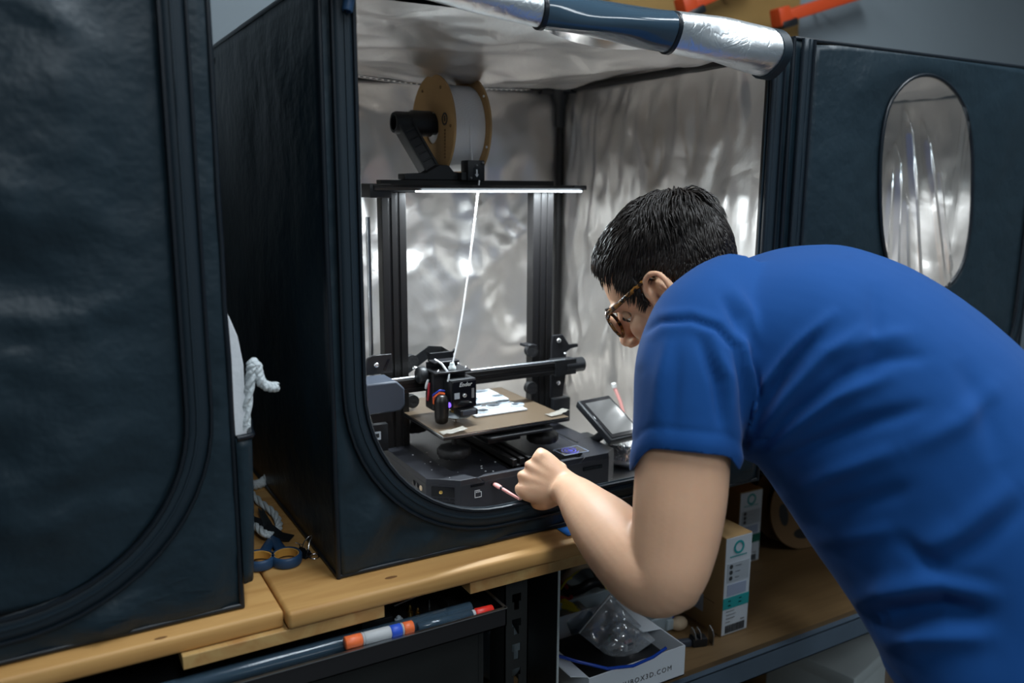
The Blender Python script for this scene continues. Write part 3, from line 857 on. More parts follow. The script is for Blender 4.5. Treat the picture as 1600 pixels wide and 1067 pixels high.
# lamp bar in front of the top
prof = [(.232, .5035), (.286, .5035), (.286, .512), (.236, .512), (.229, .5085)]
mb = MB(); mb.prism([(a, b) for a, b in prof], .150, .541, 'yz')
lb = mb.build('lamp_bar', 'black_metal', pr, 30, bevel=.0008)
MB().rbx(.144, .182, .236, .300, .492, .514, .003).build('end_bracket', 'black_plastic', lb, 40)
MB().rbx(.520, .5475, .232, .288, .5045, .5125, .002).build('end_cap', 'black_plastic', lb, 40)
MB().bx(.230, .534, .2285, .258, .5008, .5036).build('lamp_diffuser', 'led_glow', lb, 0)
area_light('printer_lamp_light', (.382, .243, .4995), (.382, .243, 0), .30, .028, 4.6, (.84, .94, 1.0))

# X gantry beam, covers, brackets
GZ = .186; GY0, GY1 = .238, .258
mb = MB()
mb.bx(.165, .515, GY0+.002, GY1, GZ-.011, GZ+.011)
mb.bx(.165, .515, GY0, GY0+.002, GZ-.011, GZ-.004); mb.bx(.165, .515, GY0, GY0+.002, GZ+.004, GZ+.011)
mb.build('gantry_beam', 'anodised', pr, 0, bevel=.0006)
MB().cyl((.165, GY0+.006, GZ+.0125), (.515, GY0+.006, GZ+.0125), .003, n=10).build('linear_rod', 'steel', pr, 60)
MB().bx(.165, .52, GY0+.008, GY0+.0095, GZ-.003, GZ+.003).build('drive_belt', 'rubber', pr, 0)
mb = MB(); mb.prism([(.118, GZ-.030), (.176, GZ-.030), (.184, GZ-.022), (.184, GZ+.006), (.170, GZ+.020), (.118, GZ+.020)], .205, .262, 'xz')
mb.build('motor_cover', 'grey_plastic', pr, 30, bevel=.003)
mb = MB(); mb.prism([(.137, GZ+.020), (.144, GZ+.048), (.152, GZ+.052), (.186, GZ+.052), (.186, GZ+.020)], .264, .270, 'xz')
p_ = mb.build('carriage_plate', 'black_metal', pr, 30, bevel=.0008)
def screw(x, y, z, r=.0045, ax=(0, -1, 0), par=None, ma='chrome'):
    MB().lathe([(r, 0), (r, .002), (r*.75, .0036), (r*.35, .004), (r*.3, .003)], (x, y, z), ax, 12).build('screw', ma, par or pr, 50)
screw(.158, .264, GZ+.036, par=p_)
MB().prism([(.170, GZ+.026), (.178, GZ+.044), (.182, GZ+.044), (.174, GZ+.026)], .2632, .2645, 'xz').build('plate_slot', 'black_gloss', p_, 0)
# Z motor with label below the left bracket
zm = MB().rbx(.142, .180, .272, .312, .070, .118, .002).build('z_motor', 'black_plastic', pr, 40)
MB().bx(.1405, .1425, .276, .308, .082, .112).build('motor_label', 'label_white', zm, 0)
MB().bx(.146, .166, .2708, .2722, .092, .106).build('motor_label', 'label_white', zm, 0)
MB().bx(.148, .163, .2703, .271, .096, .103).build('label_print', 'dark_ink', zm, 0)
zm2 = MB().rbx(.510, .548, .272, .312, .070, .118, .002).build('z_motor', 'black_plastic', pr, 40)
screw(.159, .262, GZ-.042)
MB().prism([(.140, GZ-.030), (.183, GZ-.030), (.183, GZ-.062), (.150, GZ-.062)], .263, .269, 'xz').build('carriage_plate', 'black_metal', pr, 0)
# right end: tensioner, plates
mb = MB(); mb.cyl((.515, .248, GZ), (.556, .248, GZ), .0135, n=18); mb.bx(.49, .535, GY0-.002, GY1+.002, GZ-.014, GZ+.014)
mb.build('belt_tensioner', 'black_plastic', pr, 40)
mb = MB(); mb.prism([(.498, GZ-.062), (.524, GZ-.062), (.530, GZ-.020), (.530, GZ+.022), (.540, GZ+.028), (.556, GZ+.030), (.556, GZ+.036), (.536, GZ+.036), (.522, GZ+.056), (.500, GZ+.056), (.498, GZ+.04)], .262, .268, 'xz')
p_ = mb.build('carriage_plate', 'black_metal', pr, 30, bevel=.0008)
screw(.512, .262, GZ+.046, par=p_); screw(.512, .262, GZ-.034, par=p_); screw(.526, .262, GZ+.020, .003, par=p_)
for z in (GZ+.030, GZ-.040):
    MB().lathe([(.004, -.006), (.0115, -.006), (.0115, -.002), (.0095, 0), (.0115, .002), (.0115, .006), (.004, .006)], (.4605, .274, z), (0, 1, 0), 20).build('guide_wheel', 'rubber', pr, 50)
    MB().lathe([(.004, -.006), (.0115, -.006), (.0115, -.002), (.0095, 0), (.0115, .002), (.0115, .006), (.004, .006)], (.231, .290, z), (0, 1, 0), 20).build('guide_wheel', 'rubber', pr, 50)
MB().bx(.452, .47, .268, .30, GZ+.036, GZ+.040).build('switch_tab', 'black_metal', pr, 0)
screw(.228, .268, GZ+.022, .006, (0, 0, 1))

# print head
hx, hy = .262, .196
head = MB().rbx(hx-.030, hx+.030, hy+.006, hy+.040, .148, .212, .003).build('print_head', 'black_plastic', pr, 40)
MB().rbx(hx-.012, hx+.034, hy-.022, hy+.010, .155, .204, .0025).build('front_cover', 'black_plastic', head, 40)
MB().bx(hx-.010, hx+.033, hy-.0245, hy-.0215, .158, .2015).build('face_plate', 'black_gloss', head, 0, bevel=.001)
fp = Matrix.Translation((hx+.0125, hy-.0248, .1955)) @ Matrix.Rotation(math.pi/2, 4, 'X')
text_mesh('Ender', .0095, fp, shear=.3).build('lettering', 'white_ink', head, 0)
MB().bx(hx-.007, hx+.002, hy-.0252, hy-.024, .173, .183).build('badge', 'label_grey', head, 0)
MB().bx(hx+.024, hx+.0285, hy-.0252, hy-.024, .172, .188).build('badge', 'grey_ink', head, 0)
screw(hx+.0105, hy-.0245, .178, .0038, par=head)
# top plate and extruder details
mb = MB(); mb.rbx(hx-.033, hx+.031, hy-.010, hy+.036, .212, .216, .001, 1); mb.bx(hx-.030, hx+.026, hy+.030, hy+.034, .216, .226); mb.rbx(hx-.026, hx+.020, hy+.010, hy+.034, .2255, .229, .001, 1)
mb.build('extruder_plate', 'black_metal', head, 40)
mb = MB(); mb.bx(hx-.024, hx+.020, hy+.034, hy+.040, .226, .239)
mb.prism([(hx-.026, .236), (hx-.028, .243), (hx-.020, .238)], hy+.034, hy+.040, 'xz'); mb.prism([(hx+.022, .236), (hx+.025, .243), (hx+.016, .238)], hy+.034, hy+.040, 'xz')
mb.build('cable_clip', 'black_plastic', head, 0)
MB().lathe([(.0125, 0), (.014, .002), (.014, .012), (.011, .015)], (hx-.033, hy+.030, .206), (-1, 0, 0), 24).build('tension_knob', 'black_plastic', head, 50)
MB().tube([(hx-.012, hy-.012, .200), (hx-.008, hy-.008, .212), (hx-.014, hy+.008, .226), (hx-.022, hy+.018, .232)], .0022, 8).build('lever', 'steel', head, 60)
MB().lathe([(.0065, 0), (.0065, .004), (.0045, .006), (.0035, .011), (.002, .011)], (hx+.003, hy+.004, .216), n=16).build('filament_inlet', 'storage_grey', head, 50)
for dx, dy in ((-.026, -.005), (.026, .0), (.026, .028)): screw(hx+dx, hy+dy, .216, .0026, (0, 0, 1), head)
# probe, wires, nozzle block, fan duct, blue light
MB().lathe([(.0075, 0), (.0105, .003), (.0115, .012), (.0115, .036), (.009, .044), (.005, .047)], (hx-.026, hy-.016, .134), n=20).build('probe', 'anodised', head, 50)
MB().tube([(hx-.030, hy+.004, .163), (hx-.034, hy-.006, .176), (hx-.028, hy-.014, .184), (hx-.020, hy-.014, .181)], .0026, 8).build('orange_wire', 'orange_plastic', head, 60)
MB().tube([(hx-.031, hy+.002, .166), (hx-.036, hy-.006, .180), (hx-.028, hy-.015, .1885), (hx-.019, hy-.012, .186)], .0018, 8).build('blue_wire', 'blue_plastic', head, 60)
MB().tube([(hx-.034, hy+.02, .165), (hx-.036, hy+.012, .180), (hx-.033, hy+.016, .195)], .0022, 8).build('red_wire', 'red_wire', head, 60)
MB().tube([(hx-.036, hy+.022, .185), (hx-.038, hy+.016, .192), (hx-.034, hy+.018, .200)], .0022, 8).build('white_wire', 'white_ink', head, 60)
MB().sphere((hx-.014, hy-.018, .163), .0045, 10, 6).build('status_light', 'blue_led', head, 60)
MB().rbx(hx-.002, hx+.030, hy-.036, hy-.010, .146, .156, .0015, m=None).build('fan_duct', 'black_plastic', head, 40)
MB().bx(hx+.002, hx+.026, hy-.0372, hy-.0358, .1475, .1545).build('duct_mouth', 'grey_plastic', head, 0)
mb = MB(); mb.add([(hx-.004, hy-.020, .158), (hx+.026, hy-.020, .158), (hx+.022, hy-.030, .166), (hx+.002, hy-.030, .168), (hx+.010, hy-.014, .172)], [(0, 1, 2, 3), (3, 2, 4), (0, 3, 4), (1, 4, 2)])
mb.build('heat_shield', 'steel', head, 0, solidify=.0008)
MB().lathe([(.022, 0), (.024, .0015), (.020, .004), (.010, .006)], (hx+.008, hy-.005, .1395), n=24).build('part_fan', 'storage_grey', head, 50)
MB().lathe([(.0006, 0), (.004, .004), (.004, .006), (.008, .007), (.008, .018)], (hx+.006, hy-.002, BZ+.0006), n=14).build('nozzle', 'brass', head, 40)
# flat ribbon cable arching behind the head
rb = [(.205, .345, .135), (.222, .340, .172), (.246, .334, .196), (.280, .325, .221), (.296, .305, .222), (.300, .27, .216), (.288, .245, .226)]
mb = MB()
rings = []
for i, q in enumerate(rb):
    rings.append([(q[0], q[1], q[2]+.011), (q[0], q[1]+.0025, q[2]+.011), (q[0], q[1]+.0025, q[2]-.011), (q[0], q[1], q[2]-.011)])
mb.loft(rings); mb.build('ribbon_cable', 'black_plastic', pr, 60)

# touch screen leaning on the right of the base
TL, TR, BL, BR = (Vector(at_d(*q)) for q in ((901, 626, 1.475), (950, 617, 1.512), (956, 688, 1.405), (1008, 676, 1.442)))
ex = (TR-TL+BR-BL).normalized(); ey = (TL-BL+TR-BR); ey = (ey-ex*ey.dot(ex)).normalized(); ez = ex.cross(ey)
ctr_ = (TL+TR+BL+BR)/4; wS = ((TR-TL).length+(BR-BL).length)/2; hS = ((TL-BL).length+(TR-BR).length)/2
sm = Matrix(((ex.x, ey.x, ez.x, ctr_.x), (ex.y, ey.y, ez.y, ctr_.y), (ex.z, ey.z, ez.z, ctr_.z), (0, 0, 0, 1)))
ts = MB(sm).rbx(-wS/2, wS/2, -hS/2, hS/2, -.014, 0, .003).build('touch_screen', 'black_plastic', pr, 40)
MB(sm).rbx(-wS/2+.004, wS/2-.004, -hS/2+.004, hS/2-.004, -.0005, .0012, .0005, 1).build('bezel', 'black_gloss', ts, 40)
mat('screen_glass', (0.30, 0.30, 0.30), 0.08, 0.75)
MB(sm).bx(-wS/2+.010, wS/2-.007, -hS/2+.012, hS/2-.012, .0011, .0016).build('screen_glass', 'screen_glass', ts, 0)
# arm carrying the screen from the side of the base
lo = sm @ Vector((-wS*.3, -hS*.2, -.014))
mb = MB(); mb.bx(.520, .545, .17, .21, .03, .066); mb.tube([(.535, .19, .055), (lo.x*.5+.535*.5, lo.y*.5+.19*.5, .072), (lo.x, lo.y, lo.z)], .008, 10)
mb.build('screen_bracket', 'black_plastic', pr, 40)

# spool holder, filament runout sensor
SXC, SYC, SZC = .305, .345, .612
mb = MB(); mb.prism([(.222, .520), (.333, .520), (.333, .532), (.312, .534), (.302, .545), (.285, .545), (.262, .532), (.222, .530)], .284, .312, 'xz')
sh = mb.build('spool_holder', 'black_plastic', pr, 30, bevel=.0015)
# slanting arm: boxed profile with ribs
A0 = Vector((.283, .315, .535)); A1 = Vector((.243, .335, .612))
d = (A1-A0).normalized(); sd_ = Vector((0, 1, 0)); sd_ = (sd_-d*sd_.dot(d)).normalized(); up_ = d.cross(sd_)
am = Matrix(((d.x, sd_.x, up_.x, A0.x), (d.y, sd_.y, up_.y, A0.y), (d.z, sd_.z, up_.z, A0.z), (0, 0, 0, 1)))
L_ = (A1-A0).length
mb = MB(am); mb.bx(-.012, L_, -.012, .020, -.013, .013); mb.bx(-.012, L_, -.015, -.012, -.013, -.009); mb.bx(-.012, L_, -.015, -.012, .009, .013)
for k in range(6): mb.bx(.004+k*L_/6.5, .007+k*L_/6.5, -.015, -.012, -.009, .009)
mb.build('holder_arm', 'black_plastic', sh, 0, bevel=.0008)
MB().lathe([(.0125, -.004), (.0165, -.004), (.0185, 0), (.0185, .024), (.0215, .028), (.0215, .062), (.018, .062), (.018, .125), (.0125, .125)], (.231, SYC-.006, SZC+.002), (1, 0, 0), 28, closed=True).build('spool_axle', 'black_plastic', sh, 40)
sn = MB().rbx(.327, .359, .262, .290, .519, .553, .002).build('filament_sensor', 'black_plastic', pr, 40)
mb = MB(); mb.bx(.3375, .3485, .2612, .2622, .5235, .5405); mb.build('sensor_window', 'black_gloss', sn, 0)
mb = MB(); mb.bx(.3418, .3442, .2606, .2614, .529, .538); mb.prism([(.3395, .530), (.3465, .530), (.343, .5255)], .2606, .2614, 'xz'); mb.build('sensor_arrow', 'white_ink', sn, 0)
for x, z in ((.3318, .5235), (.3425, .5445), (.3545, .549)): screw(x, .262, z, .0022, par=sn, ma='steel')
MB().bx(.318, .330, .268, .286, .520, .533).build('sensor_mount', 'black_plastic', sn, 0, bevel=.001)

# filament spool on the holder
sp = thing('filament_spool', 'cardboard spool of white filament hanging on top of the printer', 'filament spool', (.345, SYC, SZC-.10))
RF = .0885
for x, nm in ((.300, 'flange'), (.366, 'flange')):
    mb = MB(); mb.lathe([(.0265, 0), (RF, 0), (RF, .0035), (.0265, .0035)], (x, SYC, SZC-.004), (1, 0, 0), 64, closed=True)
    mb.build(nm, 'cardboard', sp, 40)
for a in np.linspace(0, 2*math.pi, 7)[:-1]:
    MB().cyl((.2985, SYC+.074*math.cos(a), SZC-.004+.074*math.sin(a)), (.3002, SYC+.074*math.cos(a), SZC-.004+.074*math.sin(a)), .0026, n=10).build('flange_hole', 'cardboard_dark_and_shaded', sp, 40)
    MB().cyl((.3640, SYC+.084*math.cos(a+.4), SZC-.004+.084*math.sin(a+.4)), (.3662, SYC+.084*math.cos(a+.4), SZC-.004+.084*math.sin(a+.4)), .002, n=8).build('flange_hole', 'foam_white', sp, 40)
prof = [(.030, .0035)]+[(.072+.0006*(i % 2), .0035+.0625*i/46) for i in range(47)]+[(.030, .066)]
MB().lathe(prof, (.300, SYC, SZC-.004), (1, 0, 0), 48).build('filament_winding', 'filament_white', sp, 30)
# round printed mark and line of print on the near flange
mb = MB(); mb.lathe([(.0075, 0), (.0105, 0), (.0105, .0005), (.0075, .0005)], (.2996, SYC-.052, SZC+.008), (-1, 0, 0), 24, closed=True)
mb.bx(.2993, .2999, SYC-.054, SYC-.050, SZC+.004, SZC+.013); mb.build('flange_mark', 'dark_ink', sp, 0)
mb = MB()
for k in range(9): mb.bx(.2993, .2999, SYC-.054, SYC-.050, SZC-.012-k*.0055, SZC-.0085-k*.0055)
mb.build('flange_print', 'cardboard_dark_and_shaded', sp, 0)
MB().tube([(.336, SYC-.073, SZC-.002), (.338, SYC-.071, SZC-.03), (.342, .276, .5535)], .0011, 6).build('filament_feed', 'filament_white', sp, 60)
# taut filament from the sensor to the print head
fl = [(.343, .252, .520), (.330, .243, .46), (.312, .230, .38), (.294, .217, .31), (.279, .207, .26), (hx+.003, hy+.004, .222)]
MB().tube(fl, .0015, 8).build('filament_strand', 'filament_white', sp, 60)

# printed part on the bed: white plates with oval wells
def printed(name, label, x0, x1, y0, y1, wells, ma):
    t = thing(name, label, 'printed part', ((x0+x1)/2, (y0+y1)/2, BZ), 'printed parts on the bed')
    MB().rbx(x0, x1, y0, y1, BZ, BZ+.004, .0012, 1).build('plate', ma, t, 40)
    for wx, wy, rx, ry in wells:
        mb = MB(); rings = []
        for k, z in ((1, .004), (.97, .0066), (.86, .0072), (.80, .0020), (.5, .0012)):
            rings.append([(wx+rx*k*math.cos(2*math.pi*i/24), wy+ry*k*math.sin(2*math.pi*i/24), BZ+z) for i in range(24)])
        mb.loft(rings); mb.build('oval_well', 'label_grey', t, 60)  # grey colour stands in for the shade inside each well
mat('white_print_b', (0.62, 0.72, 0.80), 0.5)
printed('printed_plate', 'white printed plate with oval wells at the front of the build sheet', .304, .404, .190, .262, [(.325, .208, .013, .010), (.357, .228, .014, .011), (.386, .245, .013, .010), (.398, .216, .013, .010), (.330, .244, .012, .010)], 'white_print')
printed('printed_plate', 'thin pale blue printed strip between the two white printed plates', .318, .410, .266, .300, [(.345, .283, .012, .009), (.395, .283, .012, .009)], 'white_print_b')
printed('printed_plate', 'white printed plate with a wide oval well at the back of the build sheet', .330, .412, .304, .346, [(.382, .326, .020, .011)], 'white_print')
def tape_bit(name, label, x, y, ang, s):
    mb = MB(T(x, y, BZ) @ rotz(ang))
    mb.grid(lambda u, v: ((u-.5)*.042*s, (v-.5)*.018, .0012+.004*abs(nz(u*4, v*3, x*50))+(.004*u*u if s > 0 else 0)), 8, 4)
    tag(mb.build(name, 'tape_clear', None, 20, solidify=.0006), label, 'tape', 'tape bits on the bed corners')
tape_bit('tape_scrap', 'crumpled pale tape on the front left corner of the build sheet', BX0+.022, BY0+.010, .0, 1)
tape_bit('tape_scrap', 'crumpled pale tape on the front right corner of the build sheet', BX1-.010, BY0+.020, .15, 1)
# plastic crumbs on the base
mb = MB()
for k in range(46):
    x = random.uniform(.195, .47); y = random.uniform(.088, .30)
    z = ZB+(.0082 if (x < .225 or x > .475 or y < .0915) else .0004)
    s = random.uniform(.0004, .0012)
    mb.bx(-s, s*1.6, -s, s, 0, s, m=T(x, y, z) @ rotz(random.uniform(0, 3)))
o = mb.build('plastic_crumbs', 'white_print', None, 0); o['kind'] = 'stuff'
tag(o, 'white plastic crumbs scattered over the black printer base', 'crumbs')
tag(MB().tube([(.235, .098, ZB+.0018), (.238, .104, ZB+.0022), (.2405, .097, ZB+.0028), (.246, .104, ZB+.0022), (.249, .102, ZB+.0016)], .0009, 6).build('filament_scrap', 'white_print', None, 60), 'tiny zigzag of white filament on the front of the printer base', 'filament scrap')
# things on the lined floor right of the printer
c = on_z(942, 748, .012)
for k, (dx, dy, s, lb_) in enumerate(((-.012, 0, .011, 'larger white crumpled scrap lying in front of the printer by the forearm'), (.012, .002, .007, 'smaller white crumpled scrap lying in front of the printer by the sleeve'))):
    mb = MB(); mb.grid(lambda u, v: (c[0]+dx+(u-.5)*s*2, c[1]+dy+(v-.5)*s*1.2, .0068+.030*abs(nz(u*4+k, v*4, 8))), 8, 6)
    tag(mb.build('paper_scrap', 'white_print', None, 30, solidify=.0006), lb_, 'scrap', 'white scraps on the enclosure floor')
c = on_z(985, 722, .02)
mb = MB()
mb.sphere((c[0]+.012, c[1]+.03, .034), 1, 28, 18, sc=(.042, .040, .030))
for v in mb.v:
    w = 1+.34*ridge(v.x*22, v.y*22, v.z*22, 1.0)
    v.x = c[0]+.012+(v.x-c[0]-.012)*w; v.y = c[1]+.03+(v.y-c[1]-.03)*w; v.z = max(.0068, .034+(v.z-.034)*w)
foil_mat('bag_foil', (0.8, 0.82, 0.84), 0.15, 30, 0.4)
tag(mb.build('foil_pouch', 'bag_foil', None, 30), 'crumpled shiny silver pouch between the printer screen and the sleeve', 'pouch')
# pink lead hanging at the back right
q0 = on_y(960, 605, .30); q1 = on_y(975, 650, .28)
MBp = MB().tube([q0, (q0+q1)/2+np.array([.003, 0, 0]), q1, q1+np.array([.02, -.02, -.05]), (q1[0]+.03, q1[1]-.05, .012), (q1[0]+.01, q1[1]-.10, .011)], .0035, 8)
pl = thing('charging_cable', 'pink cable hanging at the back of the enclosure beyond the screen', 'cable', (q1[0], q1[1], .007))
MBp.build('lead', 'pink_cable', pl, 60)
MB().tube([q0+np.array([-.002, 0, .008]), q0], .005, 8).build('plug', 'white_plastic', pl, 60)
# ------------------------------------------------------------------ small things on the worktop between the enclosures
def pz(x, y, z=.003): return Vector(on_z(x, y, z))
sc = thing('scissors', 'scissors with navy and orange ring handles lying on the worktop', 'scissors', (-.055, .11, 0))
def ring_handle(c, rx, ry, ang):
    m = T(c.x, c.y, 0) @ rotz(ang)
    n = 36
    def ell(a, r): return (r*rx/.02*math.cos(a), r*ry/.02*math.sin(a))
    mb = MB(m)
    prof = [(.0195, .001), (.0205, .004), (.0205, .012), (.0190, .0145), (.0170, .0145), (.0162, .012), (.0162, .003), (.0175, .001)]
    rings = [[(*ell(2*math.pi*k/n, r), h) for r, h in prof] for k in range(n)]
    mb.loft(rings, caps=False, closed_path=True)
    h = mb.build('handle', 'navy_plastic', sc, 60)
    mb = MB(m)
    prof = [(.0164, .0135), (.0164, .0022), (.0148, .0028), (.0148, .013)]
    rings = [[(*ell(2*math.pi*k/n, r), hh) for r, hh in prof] for k in range(n)]
    mb.loft(rings, caps=False, closed_path=True)
    mb.build('grip_insert', 'amber_plastic', h, 60)
    return h
cA, cB = pz(405, 880), pz(448, 876)
piv = pz(426, 838, .008)
hA = ring_handle(cA, .0205, .0225, .3); hB = ring_handle(cB, .0205, .0225, -.2)
for h_, c_, zz in ((hA, cA, .006), (hB, cB, .009)):
    d_ = (piv-c_); d_.z = 0; s_ = c_+d_.normalized()*.0245
    mb = MB()
    mb.tube([(s_.x, s_.y, .006), ((s_.x+piv.x)/2, (s_.y+piv.y)/2, .0065), (piv.x, piv.y, zz)], [.0085, .0075, .006], 12, flat=.6, up=(0, 0, 1))
    mb.build('shank', 'navy_plastic', h_, 60)
tipA = pz(409, 797, .004)
for k, tgt in enumerate((tipA, tipA+Vector((-.006, -.004, 0)))):
    d_ = (tgt-piv); L = d_.length; a_ = math.atan2(d_.y, d_.x)
    mb = MB(T(piv.x, piv.y, .0065+.002*k) @ rotz(a_))
    mb.prism([(-.012, -.007), (L*.25, -.0075), (L, -.001), (L, .0006), (L*.3, .006), (-.012, .006)], 0, .0018, 'xy')
    mb.build('blade', 'steel', sc, 20)
MB().lathe([(.004, 0), (.004, .0015), (.002, .0022)], (piv.x, piv.y, .0103), n=14).build('pivot_screw', 'chrome', sc, 40)

bc = thing('binder_clip', 'small black binder clip beside the scissors', 'binder clip', tuple(pz(476, 869, 0)))
cc = pz(476, 869, 0); m_ = T(cc.x, cc.y, 0) @ rotz(.5)
mb = MB(m_); mb.prism([(-.007, 0), (.007, 0), (.0075, .0015), (.0012, .012), (-.0012, .012), (-.0075, .0015)], -.009, .009, 'xz'); mb.build('clip_body', 'black_gloss', bc, 20, bevel=.0006)
for s in (1, -1):
    MB(m_).tube([(s*.0015, -.006, .0115), (s*.005, -.0045, .019), (s*.012, -.003, .024), (s*.016, 0, .026), (s*.012, .003, .024), (s*.005, .0045, .019), (s*.0015, .006, .0115)], .0008, 6).build('wire_handle', 'chrome', bc, 60)
cc = pz(491, 869, .002)
ringp = [(cc.x+.006*math.cos(a), cc.y+.006*math.sin(a), .0016+.001*math.sin(a)) for a in np.linspace(0, 2*math.pi, 21)[:-1]]
tag(MB().tube(ringp, .0011, 6, closed=True).build('split_ring', 'chrome', None, 60), 'tiny silver ring lying next to the binder clip', 'ring')
rope('rope', 'white rope loop lying on the worktop behind the scissors', [pz(392, 770, .006), pz(408, 786, .006), pz(428, 802, .006), pz(436, 820, .007), pz(430, 833, .0065), pz(416, 835, .014), pz(402, 824, .012), pz(388, 816, .006)], .0055)
rope('rope', 'frayed white rope end on the worktop at the back of the gap', [pz(396, 758, .008), pz(408, 755, .008), pz(416, 748, .012), pz(421, 744, .020)], .008)
# black ribbon
mb = MB()
rp = [pz(392, 812, .002), pz(408, 818, .005), pz(425, 828, .014), pz(438, 838, .010), pz(456, 842, .003)]
mb.loft([[(q.x-.006, q.y-.006, q.z), (q.x+.006, q.y+.008, q.z+.001), (q.x+.006, q.y+.008, q.z+.002), (q.x-.006, q.y-.006, q.z+.001)] for q in rp])
tag(mb.build('ribbon', 'black_plastic', None, 60), 'black ribbon end curling under the scissor blades', 'ribbon')

# ------------------------------------------------------------------ pulled-out drawer under the worktop; black body below added to darken the gap
tc = thing('drawer_and_dark_filler', 'shallow open drawer over an added black body that darkens the space under the worktops', 'cabinet', (-.35, .2, FLOOR))
MB().bx(-.95, .206, -.02, .55, FLOOR, -.095).build('body', 'rack_steel', tc, 0)  # added black mass where only dark space shows
for k in range(4):
    z1 = -.10-k*.2
    dpan = MB().rbx(-.94, .196, -.026, -.0205, z1-.19, z1, .002, 1).build('filler_front', 'rack_steel', tc, 0)  # invented fronts and handles dressing the added dark body
    MB().bx(-.55, -.15, -.034, -.0265, z1-.03, z1-.022).build('handle', 'black_plastic', dpan, 0)
TX0, TX1, TY0, TY1, TZ0, TZ1 = -.60, .212, -.078, .22, -.088, -.062
mb = MB()
mb.bx(TX0, TX1, TY0, TY1, TZ0, TZ0+.0015)
mb.bx(TX0, TX1, TY0, TY0+.002, TZ0, TZ1); mb.bx(TX0, TX1, TY1-.002, TY1, TZ0, TZ1)
mb.bx(TX0, TX0+.002, TY0, TY1, TZ0, TZ1); mb.bx(TX1-.002, TX1, TY0, TY1, TZ0, TZ1)
mb.bx(.150, .1515, -.02, TY1, TZ0, TZ1-.004)
dw = mb.build('drawer', 'black_metal', tc, 0)
mb = MB()
mb.bx(TX0, TX1, TY0-.001, TY0+.0035, TZ1, TZ1+.0012); mb.bx(TX1-.0035, TX1+.001, TY0, TY1, TZ1, TZ1+.0012)
mb.build('drawer_rim', 'steel', dw, 0)
# contents of the drawer
def pen(name, label, cat, p0, p1, r, segs, cap=None):
    p0, p1 = Vector(p0), Vector(p1)
    t = thing(name, label, cat, tuple(p0))
    for nm, a, b, k, ma in segs:
        q0, q1 = p0.lerp(p1, a), p0.lerp(p1, b); e = (q1-q0).normalized()*.0012
        MB().tube([q0, q0+e, q1-e, q1], [r*k*.86, r*k, r*k, r*k*.86], 18).build(nm, ma, t, 50)
    return t
pen('glue_pen', 'orange and white pen with a blue band on the drawer lip', 'pen', (-.016, -.066, -.0555), (.076, -.068, -.0565), .0085,
    [('cap', 0, .24, 1.0, 'orange_bright'), ('cap_ring', .24, .27, 1.02, 'white_print'), ('barrel', .27, .66, .98, 'white_print'), ('blue_band', .66, .82, .99, 'blue_print'), ('white_band', .82, .85, 1.0, 'white_print'), ('end_plug', .85, 1.0, .98, 'orange_bright')])
pen('marker_pen', 'dark marker with a bright red cap at the right end of the drawer', 'marker', (.085, -.062, -.064), (.196, -.066, -.0655), .0068,
    [('barrel', 0, .72, 1.0, 'clear_tube'), ('collar', .72, .76, .9, 'white_print'), ('cap', .76, 1.0, 1.06, 'red_plastic')])
tag(MB().tube([(-.42, -.046, -.0655), (-.1, -.047, -.0655), (.170, -.050, -.0655)], .0105, 18).build('plastic_tube', 'clear_tube', None, 60), 'long bluish clear plastic tube along the front of the drawer', 'tube')
for lab, a, b, r, ma in (('thin steel brush handle lying behind the clear tube', (.01, -.030, -.074), (.125, -.020, -.076), .0028, 'steel'),
                         ('pale wooden stick lying across the drawer behind the clear tube', (.00, -.018, -.079), (.150, -.012, -.0785), .0022, 'cream'),
                         ('dark steel rod at the back of the drawer', (.09, .035, -.080), (.146, .040, -.074), .0024, 'steel')):
    tag(MB().tube([a, b], [r, r*.7], 10).build('rod', ma, None, 60), lab, 'rod', 'rods in the drawer')
def fitting(x, y, lab, ma, r=.004, h=.010):
    tag(MB().lathe([(r*.6, 0), (r, 0), (r, h*.4), (r*.6, h*.45), (r*.6, h*.8), (r*.3, h), (r*.3, 0)], (x, y, TZ0+.0016), n=12, closed=True).build('fitting', ma, None, 40), lab, 'fitting', 'small fittings in the drawer')
fitting(.105, .010, 'taller brass nozzle standing in the drawer under the worktop', 'brass', .0042, .016)
fitting(.115, .006, 'shorter brass nozzle standing in the drawer under the worktop', 'brass', .0038, .011)
fitting(.085, .004, 'pale blue plastic fitting left of the brass nozzles', 'white_print_b', .006, .008)
fitting(.138, .018, 'small steel screw near the right of the drawer', 'steel', .0025, .012)
tag(MB().rbx(.03, .075, .0, .03, TZ0+.0016, TZ0+.014, .002).build('plastic_block', 'black_plastic', None, 40), 'matt black plastic block lying at the middle of the drawer', 'block')

# ------------------------------------------------------------------ things on the rack shelf
gb = MB(); gb.sphere((.292, .10, SH+.052), 1, 24, 16, sc=(.045, .06, .053))
for v in gb.v:
    w = 1+.12*nz(v.x*30, v.y*30, v.z*30); v.x = min(.316, .292+(v.x-.292)*w); v.z = max(SH+.0002, v.z)
tag(gb.build('plastic_bag', 'grey_bag', None, 60), 'slumped grey plastic bag behind the perforated upright', 'bag')

